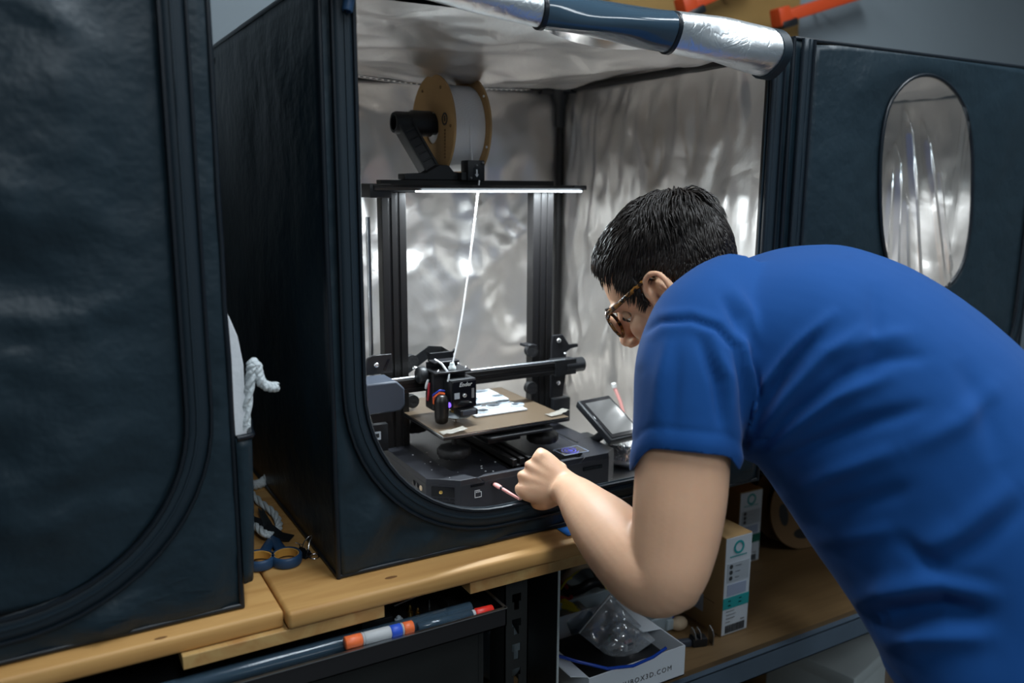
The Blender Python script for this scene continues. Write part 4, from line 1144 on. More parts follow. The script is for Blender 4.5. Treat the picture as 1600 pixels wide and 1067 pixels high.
# open white carton with a line of lettering
CX0, CX1, CY0, CY1, CZ1 = .372, .566, -.054, .125, -.2335
ct = thing('carton', 'open white carton with printed web address at the front of the shelf', 'box', ((CX0+CX1)/2, .03, SH))
MB().bx(CX0, CX1, CY0, CY1, SH, SH+.002).build('bottom', 'carton_white', ct, 0)
cf = MB().bx(CX0, CX1, CY0, CY0+.002, SH, CZ1).build('front_wall', 'carton_white', ct, 0)
MB().bx(CX0, CX1, CY1-.002, CY1, SH, CZ1).build('back_wall', 'carton_white', ct, 0)
MB().bx(CX0, CX0+.002, CY0+.002, CY1-.002, SH, CZ1).build('side_wall', 'carton_white', ct, 0)
MB().bx(CX1-.002, CX1, CY0+.002, CY1-.002, SH, CZ1).build('side_wall', 'carton_white', ct, 0)
MB().prism([(CX0, CZ1), (CX0+.0015, CZ1), (CX0-.030, CZ1+.012), (CX0-.0315, CZ1+.0105)], CY0+.004, CY1-.004, 'xz').build('flap', 'carton_white', ct, 0)
MB().prism([(CX1-.002, CZ1), (CX1, CZ1), (CX1-.040, CZ1+.006), (CX1-.041, CZ1+.0045)], CY0+.06, CY1-.004, 'xz').build('flap', 'carton_white', ct, 0)
tm = Matrix.Translation((.485, CY0-.0002, -.2655)) @ Matrix.Rotation(math.pi/2, 4, 'X')
text_mesh('HUBOX3D.COM', .0125, tm, spacing=1.25).build('lettering', 'dark_ink', cf, 0)
MB().bx(.39, .55, -.03, .10, SH+.0025, SH+.030).build('dark_insert', 'black_plastic', ct, 0, bevel=.003)
bt = [(.335, .02, -.215), (.372, -.02, -.222), (.410, -.050, CZ1+.0035), (.455, -.0565, CZ1-.002), (.495, -.0575, CZ1+.002), (.522, -.0570, CZ1+.010)]
tag(MB().tube(bt, .0026, 10).build('blue_tube', 'blue_tube', None, 60), 'bright blue plastic tube bowed over the front edge of the white carton', 'tube')

# zip bag leaning in the carton
bg = thing('zip_bag', 'clear zip bag with small parts leaning in the white carton', 'bag', (.47, .03, SH+.031))
q = {'l': Vector(at_d(903, 988, 1.42)), 't': Vector(at_d(952, 928, 1.46)), 'r': Vector(at_d(1024, 1000, 1.42)), 'b': Vector(at_d(968, 1040, 1.385))}
nrm = (q['r']-q['l']).cross(q['t']-q['l']).normalized()
if nrm.dot(Vector(CF)) > 0: nrm = -nrm
def bagpt(u, v, s):
    p = q['l']*(1-u)*(1-v)+q['b']*u*(1-v)+q['t']*(1-u)*v+q['r']*u*v
    e = math.sin(math.pi*u)*math.sin(math.pi*v)
    return p+nrm*(s*(.009*e**.6)+.016*e**.7*(ridge(u*2.0+v*.6, v*1.1, 3+s, 1.3)-.3)*(1 if s > 0 else .4)+.006*e*ridge(u*5, v*4, 6, 1.1))
MB().grid(lambda u, v: bagpt(u, v, 1), 22, 22).build('front_film', 'film_bag', bg, 30)
MB().grid(lambda u, v: bagpt(u, v, -1), 14, 14).build('back_film', 'film_bag', bg, 30)
zs = [bagpt(.03+.0*i, i/10, 1) for i in range(11)]
MB().tube([p*1.0 for p in zs], .0014, 6).build('zip_strip', 'white_ink', bg, 60)
for k in range(7):
    u, v = .45+.4*random.random(), .25+.5*random.random()
    p = bagpt(u, v, 0)
    MB().rbx(p.x-.007, p.x+.007, p.y-.003, p.y+.003, p.z-.006, p.z+.006, .001, 1).build('bagged_part', ('grey_plastic', 'steel', 'white_ink', 'black_plastic', 'green_ink', 'steel', 'red_wire')[k], bg, 30)

def open_bin(name, label, x0, x1, y0, y1, z0, h, ma='clear_bin', tilt=.006):
    t = thing(name, label, 'bin', ((x0+x1)/2, (y0+y1)/2, z0))
    MB().bx(x0+tilt, x1-tilt, y0+tilt, y1-tilt, z0, z0+.002).build('bottom', ma, t, 0)
    for a, b in (((x0, y0), (x1, y0)), ((x1, y0), (x1, y1)), ((x1, y1), (x0, y1)), ((x0, y1), (x0, y0))):
        cxm, cym = (x0+x1)/2, (y0+y1)/2
        def ins(p): return (p[0]+math.copysign(tilt, cxm-p[0]), p[1]+math.copysign(tilt, cym-p[1]))
        mb = MB(); mb.add([(*ins(a), z0), (*ins(b), z0), (*b, z0+h), (*a, z0+h)], [(0, 1, 2, 3)])
        mb.build('wall', ma, t, 0, solidify=.0018)
    MB().tube([(x0, y0, z0+h), (x1, y0, z0+h), (x1, y1, z0+h), (x0, y1, z0+h)], .0028, 8, closed=True).build('rim', ma, t, 40)
    return t
open_bin('plastic_bin', 'cloudy clear bin of coloured wires behind the zip bag', .44, .66, .150, .36, SH, .062)
def wire(label, pts, r, ma):
    P = [Vector(p) for p in pts]; path = []
    for i in range(len(P)-1):
        p0, p1, p2, p3 = P[max(i-1, 0)], P[i], P[i+1], P[min(i+2, len(P)-1)]
        for k in range(7):
            s = k/7; path.append(0.5*((2*p1)+(p2-p0)*s+(2*p0-5*p1+4*p2-p3)*s*s+(3*p1-p0-3*p2+p3)*s**3))
    path.append(P[-1])
    tag(MB().tube(path, r, 8).build('wire', ma, None, 60), label, 'wire', 'wires in the cloudy bin')
wire('red wire coiled in the cloudy bin', [(.475+.026*math.cos(a), .200+.034*math.sin(a), SH+.058+.006*math.sin(2*a)) for a in np.linspace(0, 5.6, 12)], .004, 'red_wire')
wire('black wire bundle coiled in the cloudy bin', [(.55+.045*math.cos(a), .235+.05*math.sin(a), SH+.055+.01*math.sin(3*a)) for a in np.linspace(.5, 6.4, 14)], .010, 'black_plastic')
wire('yellow wire arching over the right of the cloudy bin', [(.54, .25, SH+.05), (.56, .22, SH+.083), (.575, .20, SH+.075), (.58, .18, SH+.04)], .0028, 'yellow_wire')
wire('short yellow wire end beside the red coil in the cloudy bin', [(.485, .20, SH+.06), (.495, .195, SH+.078), (.505, .192, SH+.082)], .0024, 'yellow_wire')
wire('pale cable hooked over the black bundle in the cloudy bin', [(.51, .23, SH+.06), (.52, .21, SH+.088), (.55, .205, SH+.092), (.57, .20, SH+.08), (.572, .195, SH+.06)], .007, 'cream')
yc = Vector(at_d(890, 949, 1.50))
mb = MB(T(yc.x, yc.y, yc.z) @ rotz(-.9) @ Matrix.Rotation(.35, 4, 'Y')); mb.rbx(-.020, .020, -.006, .006, -.006, .006, .002); mb.bx(-.016, .012, -.0065, .0065, .004, .0072)
tag(mb.build('connector', 'yellow_wire', None, 30), 'yellow plug connector lying at the left of the cloudy bin', 'connector')
sb_ = MB(); sb_.sphere((yc.x+.010, yc.y-.005, SH+.030), 1, 22, 14, sc=(.036, .022, .030))
for v in sb_.v:
    w = 1+.35*ridge(v.x*24, v.y*24, v.z*24, 1.0)-.15; v.x = yc.x+.010+(v.x-yc.x-.010)*w; v.z = max(SH+.0003, SH+.030+(v.z-SH-.030)*w)
tag(sb_.build('film_pouch', 'film_dark', None, 30), 'small cloudy film pouch under the yellow plug', 'pouch')
lb2 = open_bin('parts_tray', 'small clear tray with a brown lid pad right of the zip bag', .560, .640, .062, .150, SH, .034)
MB().rbx(.566, .632, .085, .148, SH+.034, SH+.040, .004).build('lid_pad', 'brown_foam', lb2, 40)
MB().rbx(.624, .638, .056, .062, SH+.008, SH+.028, .002).build('latch', 'clear_bin', lb2, 40)
c = on_z(1050, 985, SH)
tag(MB().rbx(c[0]-.004, c[0]+.014, c[1]+.01, c[1]+.03, SH, SH+.020, .003).build('screw_top_jar', 'blue_plastic', None, 40), 'small dark blue plastic jar on the shelf under the elbow', 'jar')
mb = MB(); mb.sphere((c[0]+.012, c[1]-.004, SH+.013), 1, 16, 10, sc=(.018, .013, .013))
tag(mb.build('cork', 'cream', None, 60), 'rounded cream plug on the shelf below the elbow', 'plug')
cl = thing('clamp', 'grey bar clamp with bright steel jaws at the shelf front', 'clamp', (.62, .015, SH))
MB(T(.605, .022, SH) @ rotz(-.35)).rbx(-.03, .035, -.006, .006, .0, .012, .002).build('bar', 'grey_plastic', cl, 40)
mb = MB(T(.655, .005, SH) @ rotz(-.3)); mb.rbx(-.018, .010, -.010, .010, 0, .016, .002); mb.build('body', 'black_plastic', cl, 40)
for dx in (-.014, -.004, .020):
    MB(T(.655, .005, SH) @ rotz(-.3)).prism([(-.009, 0), (.009, 0), (.012, .022), (.008, .030), (-.006, .026), (-.010, .018)], dx, dx+.002, 'yz').build('jaw', 'steel', cl, 0)

def filament_box(name, label, x0, x1, y0, y1, h, full=True):
    t = thing(name, label, 'box', ((x0+x1)/2, (y0+y1)/2, SH), 'cardboard filament boxes')
    z0, z1 = SH, SH+h
    MB().bx(x0, x1, y0, y1, z0, z1).build('carton_body', 'cardboard', t, 0, bevel=.0012)
    MB().bx(x0-.0006, x0, y0+.02, y1, z0+h*.30, z0+h*.305).build('side_seam', 'cardboard_dark_and_shaded', t, 0)
    w = x1-x0
    lab = MB().bx(x0+.001, x1-.001, y0-.0008, y0, z0+.002, z1-.002).build('front_label', 'label_white', t, 0)
    y = y0-.0012
    def R(nm, a0, a1, b0, b1, ma):
        MB().bx(x0+w*a0, x0+w*a1, y-.0001, y0-.0007, z0+h*b0, z0+h*b1).build(nm, ma, lab, 0)
    R('grey_field', .10, .93, .545, .735, 'label_grey')
    R('lilac_field', .14, .86, .405, .520, 'label_lilac')
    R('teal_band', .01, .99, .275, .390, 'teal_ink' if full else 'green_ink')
    mb = MB(); mb.lathe([(.0085, 0), (.0125, 0), (.0125, .0005), (.0085, .0005)], ((x0+x1)/2, y, z0+h*.885), (0, -1, 0), 28, closed=True); mb.build('teal_ring', 'teal_ink', lab, 0)
    mb = MB()
    for k in range(9): mb.bx(x0+w*(.18+.072*k), x0+w*(.18+.072*k+.05), y-.0002, y, z0+h*.792, z0+h*.806)
    mb.build('brand_line', 'teal_ink', lab, 0)
    for k in range(3):
        MB().cyl((x0+w*.24, y, z0+h*(.70-.058*k)), (x0+w*.24, y-.0004, z0+h*(.70-.058*k)), .0042, n=14).build('icon', 'dark_ink', lab, 0)
        R('caption', .40, .62-.03*k, .695-.058*k, .702-.058*k, 'label_white')
    for k, (a, b) in enumerate(((.15, .45), (.15, .52), (.15, .48), (.14, .32))): R('print_line', a, b, .243-.036*k, .250-.036*k, 'grey_ink')
    for k, (a, b) in enumerate(((.2, .345), (.2, .30), (.6, .35), (.6, .31))): R('print_line', a, a+.1, b, b+.012, 'label_white')
    mb = MB()
    x = .14
    while x < .86:
        ww = random.choice((.012, .02, .03)); mb.bx(x0+w*x, x0+w*(x+ww), y-.0002, y, z0+h*.025, z0+h*.105); x += ww+.016
    mb.build('barcode', 'dark_ink', lab, 0)
    R('print_line', .72, .86, .125, .138, 'grey_ink')
    return t
fb = filament_box('filament_box', 'cardboard filament box with teal-ringed white label, standing nearest the elbow', .703, .767, .004, .205, .190)
MB().bx(.7022, .703, .052, .105, SH+.028, SH+.062).build('side_sticker', 'label_grey', fb, 0)
fb2 = filament_box('filament_box', 'cardboard filament box in shade behind the first, touching the cardboard spool', .935, 1.000, .200, .40, .165, False)
# cardboard spool standing on the shelf; its shade is put into the flange colour
cs_ = thing('filament_spool', 'cardboard spool with slotted flange, shade in its colour, standing on the shelf by the shirt', 'filament spool', (1.13, .21, SH))
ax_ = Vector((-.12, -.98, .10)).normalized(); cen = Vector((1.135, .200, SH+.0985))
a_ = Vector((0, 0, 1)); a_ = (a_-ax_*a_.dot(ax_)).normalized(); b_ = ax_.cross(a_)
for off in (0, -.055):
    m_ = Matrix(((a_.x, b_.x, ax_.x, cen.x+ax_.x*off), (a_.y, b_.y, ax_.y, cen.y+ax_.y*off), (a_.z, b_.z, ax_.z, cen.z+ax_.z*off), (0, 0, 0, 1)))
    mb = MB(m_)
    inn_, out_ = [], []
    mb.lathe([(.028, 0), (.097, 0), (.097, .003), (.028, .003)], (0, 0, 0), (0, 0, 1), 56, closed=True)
    fl_ = mb.build('flange', 'cardboard_dark_and_shaded', cs_, 40)
    if off == 0:
        for k in range(5):
            an = .5+2*math.pi*k/5
            pts = [(.062*math.cos(an)+.026*math.cos(an+math.pi/2)*math.cos(t)+.012*math.cos(an)*math.sin(t), .062*math.sin(an)+.026*math.sin(an+math.pi/2)*math.cos(t)+.012*math.sin(an)*math.sin(t)) for t in np.linspace(0, 2*math.pi, 25)[:-1]]
            MB(m_).prism(pts, .0028, .0034, 'xy').build('flange_slot', 'black_plastic', fl_, 0)
MB().cyl(cen-ax_*.053, cen-ax_*.001, .06, n=40).build('filament_winding', 'black_plastic', cs_, 40)

# storage box with a lid on the rack's bottom shelf, and what it stands on
bxm = T(1.185, .125, -.80) @ rotz(math.radians(14))
sbx = thing('storage_box', 'pale grey lidded storage box below the blue-grey beam', 'box', (1.185, .125, -.80))
MB(bxm).rbx(-.105, .095, -.085, .11, .0, .275, .003).build('box_body', 'storage_grey', sbx, 40)
MB(bxm).rbx(-.112, .102, -.092, .117, .270, .302, .004).build('lid', 'storage_grey', sbx, 40)
MB(bxm).rbx(.094, .1035, -.03, .02, .25, .29, .002).build('catch', 'black_plastic', sbx, 40)

# ------------------------------------------------------------------ on the wall behind the enclosures
bd = MB().rbx(.30, 1.66, .781, .7995, .80, 1.60, .003).build('pegboard', 'tan_ply', None, 40)
tag(bd, 'tan plywood tool board on the back wall above the open enclosure', 'board')
def bar_clamp(label, px, py, ang, L):
    c = on_y(px, py, .70)
    t = thing('bar_clamp', label, 'clamp', tuple(c), 'orange clamps on the tool board')
    m = T(*c) @ Matrix.Rotation(-ang, 4, 'Y')
    MB(m).rbx(-.01, L, -.016, .016, -.016, .016, .004).build('bar', 'rack_orange', t, 40)
    MB(m).rbx(-.030, .030, -.022, .022, -.030, -.010, .005).build('pad', 'black_plastic', t, 40)
    MB(m).rbx(-.034, .010, -.019, .019, -.022, .026, .005).build('jaw', 'rack_orange', t, 40)
    MB(m).cyl((L*.55, .0, .0), (L*.55, .079, .0), .006, n=10).build('hook', 'steel', t, 40)
bar_clamp('orange clamp arm hanging at the middle of the tool board', 1078, 8, .42, .30)
bar_clamp('orange clamp arm with dark pad hanging at the right of the tool board', 1225, 26, .30, .42)
mb = MB(); c = on_y(935, -2, .76); mb.tube([c+np.array([-.03, .02, .03]), c+np.array([-.02, 0, .0]), c, c+np.array([.03, 0, .006]), c+np.array([.04, .02, .03])], .006, 8)
tag(mb.build('cable', 'black_plastic', None, 60), 'black cable loop hanging from the tool board', 'cable')
# lamp bar inside the right enclosure
lt = thing('lamp_bar', 'slim lit lamp bar hanging inside the right enclosure', 'lamp', (1.2, .33, .52))
MB().rbx(.98, 1.40, .31, .35, .512, .524, .002).build('housing', 'black_metal', lt, 40)
MB().bx(.99, 1.39, .316, .344, .5085, .512).build('diffuser', 'led_glow', lt, 0)
for x in (1.02, 1.36): MB().cyl((x, .33, .524), (x, .33, .70), .0015, n=6).build('hanger', 'steel', lt, 0)
area_light('lamp_bar_light', (1.19, .33, .507), (1.19, .33, 0), .36, .026, 2.2, (.9, .95, 1.0))
# ------------------------------------------------------------------ the person
mat('skin', (0.70, 0.42, 0.27), 0.48, spec=0.4, sss=0.25, var=(14, 0.16), bump=(260, 0.10, 0.0015))
mat('shirt_blue', (0.006, 0.062, 0.235), 0.85, spec=0.2, sheen=0.06, bump=(700, 0.25, 0.0006), var=(10, 0.06))
mat('trouser_cloth', (0.10, 0.075, 0.055), 0.85, bump=(400, 0.3, 0.001))
mat('shoe_leather', (0.03, 0.028, 0.027), 0.5)
mat('sole', (0.5, 0.5, 0.48), 0.6)
mat('hair_dark', (0.016, 0.012, 0.010), 0.42, spec=0.5)
mat('hair_brown', (0.13, 0.075, 0.045), 0.42, spec=0.5)
mat('eye_white', (0.75, 0.72, 0.70), 0.2)
mat('eye_iris', (0.05, 0.03, 0.02), 0.15)
mat('lash', (0.02, 0.015, 0.012), 0.6)
# shared by prototype and scene: needs at_d, CR, CF, CU
def nrm(v): v=np.array(v,float); return v/np.linalg.norm(v)
def heading(phi):
    a=math.radians(phi); F=np.array([CF[0],CF[1],0]); F/=np.linalg.norm(F); L=-np.array([CR[0],CR[1],0]); L/=np.linalg.norm(L)
    return L*math.cos(a)+F*math.sin(a)
Zv=np.array([0,0,1.0])
def oval(c,A,B,n=40,e=2.0):
    out=[]
    for k in range(n):
        t=2*math.pi*k/n; ca,sa=math.cos(t),math.sin(t)
        x=math.copysign(abs(ca)**(2/e),ca); y=math.copysign(abs(sa)**(2/e),sa)
        out.append(np.array(c)+np.array(A)*x+np.array(B)*y)
    return out
def resample(st, n):
    """Catmull-Rom through stations: rows of numbers"""
    S=np.array(st,float); out=[]
    N=len(S)
    for t in np.linspace(0,N-1,n):
        i=min(int(t),N-2); s=t-i
        p0,p1,p2,p3=S[max(i-1,0)],S[i],S[i+1],S[min(i+2,N-1)]
        out.append(.5*((2*p1)+(p2-p0)*s+(2*p0-5*p1+4*p2-p3)*s*s+(3*p1-p0-3*p2+p3)*s**3))
    return np.array(out)
PHI_B=25.0
HB=heading(PHI_B); LB=np.array([-HB[1],HB[0],0])
# torso shirt: px, py, D, half width, half depth, lean angle (deg from vertical), roundness
TORSO=[
 (1592,1035,1.00,.188,.147,6,2.3),
 (1578,985,1.00,.186,.150,10,2.3),
 (1548,900,1.01,.182,.157,20,2.3),
 (1496,798,1.03,.180,.166,33,2.3),
 (1424,694,1.06,.184,.170,46,2.3),
 (1334,602,1.09,.190,.163,58,2.3),
 (1245,535,1.12,.190,.140,66,2.4),
 (1170,494,1.145,.160,.100,68,2.3),
 (1118,474,1.16,.080,.066,66,2.0),
]
def torso_rings(n=40,m=26,grow=0.0):
    rows=[]
    for px,py,D,w,d,lean,e in TORSO:
        c=at_d(px,py,D); rows.append([*c,w+grow,d+grow,lean,e])
    R=[]
    for r in resample(rows,m):
        a=math.radians(r[5]); ax=HB*math.sin(a)+Zv*math.cos(a); back=-HB*math.cos(a)+Zv*math.sin(a)
        R.append(oval(r[:3],LB*r[3],back*r[4],n,r[6]))
    return R
SH_L=(1075,548,1.015); EL_L=(1052,905,0.985); WR_L=(893,768,1.205)
def limb_rings(st,n=24,m=20,ref=None):
    """st rows: x,y,z,ra,rb ; ref = direction of first radius"""
    S=resample(st,m); P=S[:,:3]; out=[]
    for i in range(len(P)):
        t=nrm(P[min(i+1,len(P)-1)]-P[max(i-1,0)])
        a=np.array(ref if ref is not None else CU,float); a=nrm(a-t*a.dot(t)); b=np.cross(t,a)
        out.append(oval(P[i],a*S[i,3],b*S[i,4],n))
    return out
def px_rows(rows): return [[*at_d(r[0],r[1],r[2]),r[3],r[4]] for r in rows]
# sleeve: radii (in image plane, in depth)
SLEEVE=[(1158,475,1.10,.066,.075),(1115,520,1.05,.078,.080),(1088,575,1.02,.074,.078),(1078,640,1.005,.066,.072),(1072,712,1.00,.063,.070)]
ARM=[(1115,500,1.06,.055,.06),(1084,560,1.02,.060,.062),(1070,680,1.0,.056,.058),(1062,780,.99,.055,.054),(1053,850,.985,.051,.050),(1040,895,.985,.046,.048),(1012,898,1.0,.045,.047),(982,868,1.03,.047,.047),(948,828,1.08,.045,.043),(918,795,1.135,.036,.034),(895,770,1.185,.0285,.026),(880,760,1.205,.0265,.020)]


def evaluated(mb, voxel, smooth_it, name):
    """voxel-remesh the collected solids into one continuous surface; returns verts, faces (world)"""
    me = bpy.data.meshes.new(name)
    me.from_pydata([tuple(v) for v in mb.v], [], mb.f); me.update()
    bm = bmesh.new(); bm.from_mesh(me); bmesh.ops.recalc_face_normals(bm, faces=bm.faces[:]); bm.to_mesh(me); bm.free()
    o = bpy.data.objects.new(name, me); COL.objects.link(o)
    md = o.modifiers.new('r', 'REMESH'); md.mode = 'VOXEL'; md.voxel_size = voxel; md.use_smooth_shade = True
    if smooth_it:
        sm_ = o.modifiers.new('s', 'SMOOTH'); sm_.factor = 0.5; sm_.iterations = smooth_it
    bpy.context.view_layer.update()
    em = bpy.data.meshes.new_from_object(o.evaluated_get(bpy.context.evaluated_depsgraph_get()))
    n = len(em.vertices); V = np.empty(n*3); em.vertices.foreach_get('co', V); V = V.reshape(-1, 3)
    N = np.empty(n*3); em.vertices.foreach_get('normal', N); N = N.reshape(-1, 3)
    F = [tuple(p.vertices) for p in em.polygons]
    bpy.data.objects.remove(o); bpy.data.meshes.remove(me); bpy.data.meshes.remove(em)
    return V, N, F
def from_arrays(name, V, F, material, parent, smooth=180, solidify=None, off=0):
    mb = MB(); mb.v = [Vector(v) for v in V]; mb.f = list(F)
    o = mb.build(name, material, parent, smooth, fix=True)
    if solidify:
        md = o.modifiers.new('thickness', 'SOLIDIFY'); md.thickness = solidify; md.offset = off
    return o
def to_px(V):
    d = V-CAM_C; z = d @ CF
    return np.stack([800+CAM_F*(d @ CR)/z, 533.5-CAM_F*(d @ CU)/z], -1)

PELV = np.array(at_d(1578, 985, 1.0))
person = thing('person', 'man in a blue T-shirt and glasses bending into the open enclosure, one arm reaching', 'person', (float(PELV[0]), float(PELV[1]), FLOOR))

# --- frames
HO = np.array(at_d(1056, 452, 1.20))                       # between the ears
hd = heading(22.0); th = math.radians(36)
Hf = hd*math.cos(th)-Zv*math.sin(th); Hu = hd*math.sin(th)+Zv*math.cos(th); Hl = np.cross(Hu, Hf)
HK = .95
def hp(x, y, z): return HO+(Hf*x+Hl*y+Hu*z)*HK
body = MB()
# head slices: height, front, back, half width
HS = [(.127, .012, -.035, .024), (.118, .045, -.070, .050), (.102, .068, -.091, .064), (.078, .085, -.104, .0735), (.050, .0925, -.108, .0765), (.026, .0945, -.106, .0755),
      (.004, .088, -.098, .072), (-.022, .087, -.086, .0685), (-.048, .087, -.064, .0635), (-.072, .087, -.040, .056), (-.094, .084, -.014, .047), (-.113, .078, .008, .034), (-.122, .066, .022, .018)]
rings = []
for z, xf, xb, w in resample(HS, 30):
    r_ = []
    for k in range(36):
        t = 2*math.pi*k/36; c_, s_ = math.cos(t), math.sin(t)
        x = (xf if c_ > 0 else -xb)*math.copysign(abs(c_)**.86, c_)
        y = w*math.copysign(abs(s_)**.86, s_)*(1-.10*max(0, c_))
        r_.append(hp(x, y, z))
    rings.append(r_)
body.loft(rings)
def blob(c, a, b, g, sx, sy, sz, n=18):
    """ellipsoid on axes a,b,g"""
    rs = []
    for j in range(1, 10):
        ph = math.pi*j/10
        rs.append([np.array(c)+np.array(a)*sx*math.sin(ph)*math.cos(2*math.pi*i/n)+np.array(b)*sy*math.sin(ph)*math.sin(2*math.pi*i/n)+np.array(g)*sz*math.cos(ph) for i in range(n)])
    body.loft(rs)
def chain(pts, radii, n=14, m=None, close=True):
    """tapered round chain with rounded ends"""
    P = [np.array(p, float) for p in pts]
    st = [[*p, r, r] for p, r in zip(P, radii)]
    d0 = nrm(P[0]-P[1]); d1 = nrm(P[-1]-P[-2])
    st = [[*(P[0]+d0*radii[0]*.75), radii[0]*.45, radii[0]*.45]]+st+[[*(P[-1]+d1*radii[-1]*.75), radii[-1]*.45, radii[-1]*.45]]
    body.loft(limb_rings(st, n, m or len(st)*4, ref=Zv if abs(d1[2]) < .8 else HB))
# nose, brow, lips, chin
chain([hp(.086, 0, .022), hp(.097, 0, -.002), hp(.108, 0, -.026)], [.008, .009, .0115])
blob(hp(.098, .0095, -.033), Hf, Hl, Hu, .012, .008, .0075); blob(hp(.098, -.0095, -.033), Hf, Hl, Hu, .012, .008, .0075)
for s in (1, -1):
    blob(hp(.083, s*.030, .026), Hf, Hl, Hu, .013, .024, .008)
    blob(hp(.060, s*.044, -.020), Hf, Hl, Hu, .020, .022, .022)
blob(hp(.088, 0, -.058), Hf, Hl, Hu, .009, .021, .006); blob(hp(.086, 0, -.071), Hf, Hl, Hu, .009, .019, .006)
blob(hp(.078, 0, -.108), Hf, Hl, Hu, .015, .020, .013)
# ears: bowl, helix rim, lobe
for s in (1, -1):
    eo = hp(.007, s*.0735, -.001)
    ef = nrm(Hf*.93+Hl*(-s)*.30+Hu*.10); eu = nrm(Hu*.97-Hf*.20); en = np.cross(ef, eu)
    if en.dot(Hl*s) < 0: en = -en
    def E(a, b, c=0.0): return eo+(ef*a+eu*b+en*c)*1.14
    blob(E(-.008, .002, .002), ef, eu, en, .019, .029, .006)
    hx_ = [E(.008, .000, .006), E(.012, .012, .009), E(.009, .024, .011), E(-.002, .0315, .013), E(-.015, .029, .014), E(-.0225, .016, .014), E(-.0225, .000, .013), E(-.016, -.014, .011), E(-.009, -.022, .009)]
    chain(hx_, [.0042, .0044, .0044, .0045, .0047, .0046, .0044, .0045, .005], n=10, m=36)
    chain([E(-.006, .020, .008), E(-.013, .010, .009), E(-.013, -.002, .009), E(-.006, -.013, .008)], [.0035, .004, .004, .0036], n=8)
    blob(E(-.001, -.025, .007), ef, eu, en, .0085, .010, .0055)
    blob(E(.008, -.006, .006), ef, eu, en, .0045, .007, .005)
# neck into the trunk
C7 = np.array(at_d(1150, 492, 1.165))
chain([hp(-.030, 0, -.015), hp(-.035, 0, -.055), (hp(-.035, 0, -.055)+C7)/2, C7, C7-HB*.06-Zv*.05], [.058, .057, .056, .056, .058], n=24)
# trunk core inside the shirt
body.loft(torso_rings(n=28, m=20, grow=-.022))
# near (left) arm
body.loft(limb_rings(px_rows(ARM), n=28, m=60, ref=CR))
# elbow point and forearm muscle
blob(at_d(1058, 920, .988), CR, CU, CF, .028, .026, .028)

def hand(W, M, dors, flex, spread=0.0, size=1.0, thumb=None, side=1):
    """W wrist, M middle of the knuckle row, dors = back-of-hand normal; side=1 when radial = dors x along"""
    W, M = np.array(W), np.array(M)
    al = nrm(M-W); do = nrm(np.array(dors)-al*np.dot(dors, al)); ra = np.cross(do, al)*side
    L = np.linalg.norm(M-W)
    # palm as flattened sections from the wrist to the knuckles
    st = [(-.25, .024, .018, 0), (.10, .0265, .0185, .000), (.40, .034, .0185, .002), (.72, .040, .0170, .002), (.98, .0405, .0145, .001), (1.06, .037, .0105, .001)]
    rs = []
    for t, w, d_, o_ in resample(st, 14):
        rs.append(oval(W+al*L*t+ra*o_-do*.004, ra*w*size, do*d_*size, 26, 2.5))
    body.loft(rs)
    off = [.029, .0105, -.0085, -.026]; fwd = [-.002, .003, -.001, -.010]; rad = [.0102, .0105, .0099, .0088]
    ph = [(.043, .026, .020), (.046, .029, .021), (.043, .027, .021), (.034, .021, .018)]
    tips = []
    for i in range(4):
        base_ = M+ra*off[i]*size+al*fwd[i]-do*.002
        th_ = 0; p_ = base_; pts = [base_-al*.022-do*.002, base_]; rr = [rad[i]*1.0, rad[i]*1.12]
        for j in range(3):
            th_ += math.radians(flex[i][j])
            sp = ra*(spread*(1.5-i)*.35)
            d_ = nrm(al*math.cos(th_)-do*math.sin(th_)+sp)
            pts.append(p_+d_*ph[i][j]*.5*size); rr.append(rad[i]*(.93-.06*j))
            p_ = p_+d_*ph[i][j]*size
            pts.append(p_); rr.append(rad[i]*(1.0-.10*j) if j < 2 else rad[i]*.70)
        chain(pts, [r*size for r in rr], n=14, m=34)
        # knuckle bump
        blob(base_+do*.005, al, ra, do, .0115*size, .0095*size, .0085*size)
        tips.append(p_)
    tb = thumb or ((.30, .024, -.012), (.60, .034, -.022), (.95, .030, -.040), (1.15, .022, -.052))
    tp_ = [W+al*L*a+ra*b*size+do*c*size for a, b, c in tb]
    chain(tp_, [.0155*size, .0135*size, .0115*size, .0088*size], n=16, m=28)
    blob(W+al*L*.45+ra*.020*size-do*.014*size, al, ra, do, .030*size, .017*size, .015*size)
    return al, ra, do, tips, tp_
LW = np.array(at_d(884, 762, 1.205)); LM = np.array(at_d(827, 736, 1.232))
al, ra, do, tipsL, thL = hand(LW, LM, -CF*1.0+CU*.15, [(72, 82, 48), (80, 85, 45), (82, 88, 45), (80, 88, 45)], 0, 1.0, side=1)
# far (right) arm: elbow out, hand on the edge of the next worktop
tc_ = np.array(at_d(1245, 535, 1.12))
SR = tc_-LB*.165+Zv*.0; ER = np.array([.930, -.275, .135]); WR_ = np.array([.950, -.090, .042])
AR = [[*(tc_-LB*.10), .06, .062], [*SR, .060, .062], [*(SR*.6+ER*.4), .054, .056], [*(SR*.2+ER*.8), .047, .048], [*ER, .044, .045], [*(ER*.75+WR_*.25), .045, .044], [*(ER*.4+WR_*.6), .036, .035], [*WR_, .029, .025]]
body.loft(limb_rings(AR, n=24, m=40, ref=Zv))
hand(WR_, WR_+np.array([.072, .034, -.012]), np.array([0, .1, 1.0]), [(5, 8, 6)]*4, .10, 1.0, thumb=((.25, .022, -.008), (.55, .040, -.010), (.85, .052, -.014), (1.05, .058, -.016)), side=1)
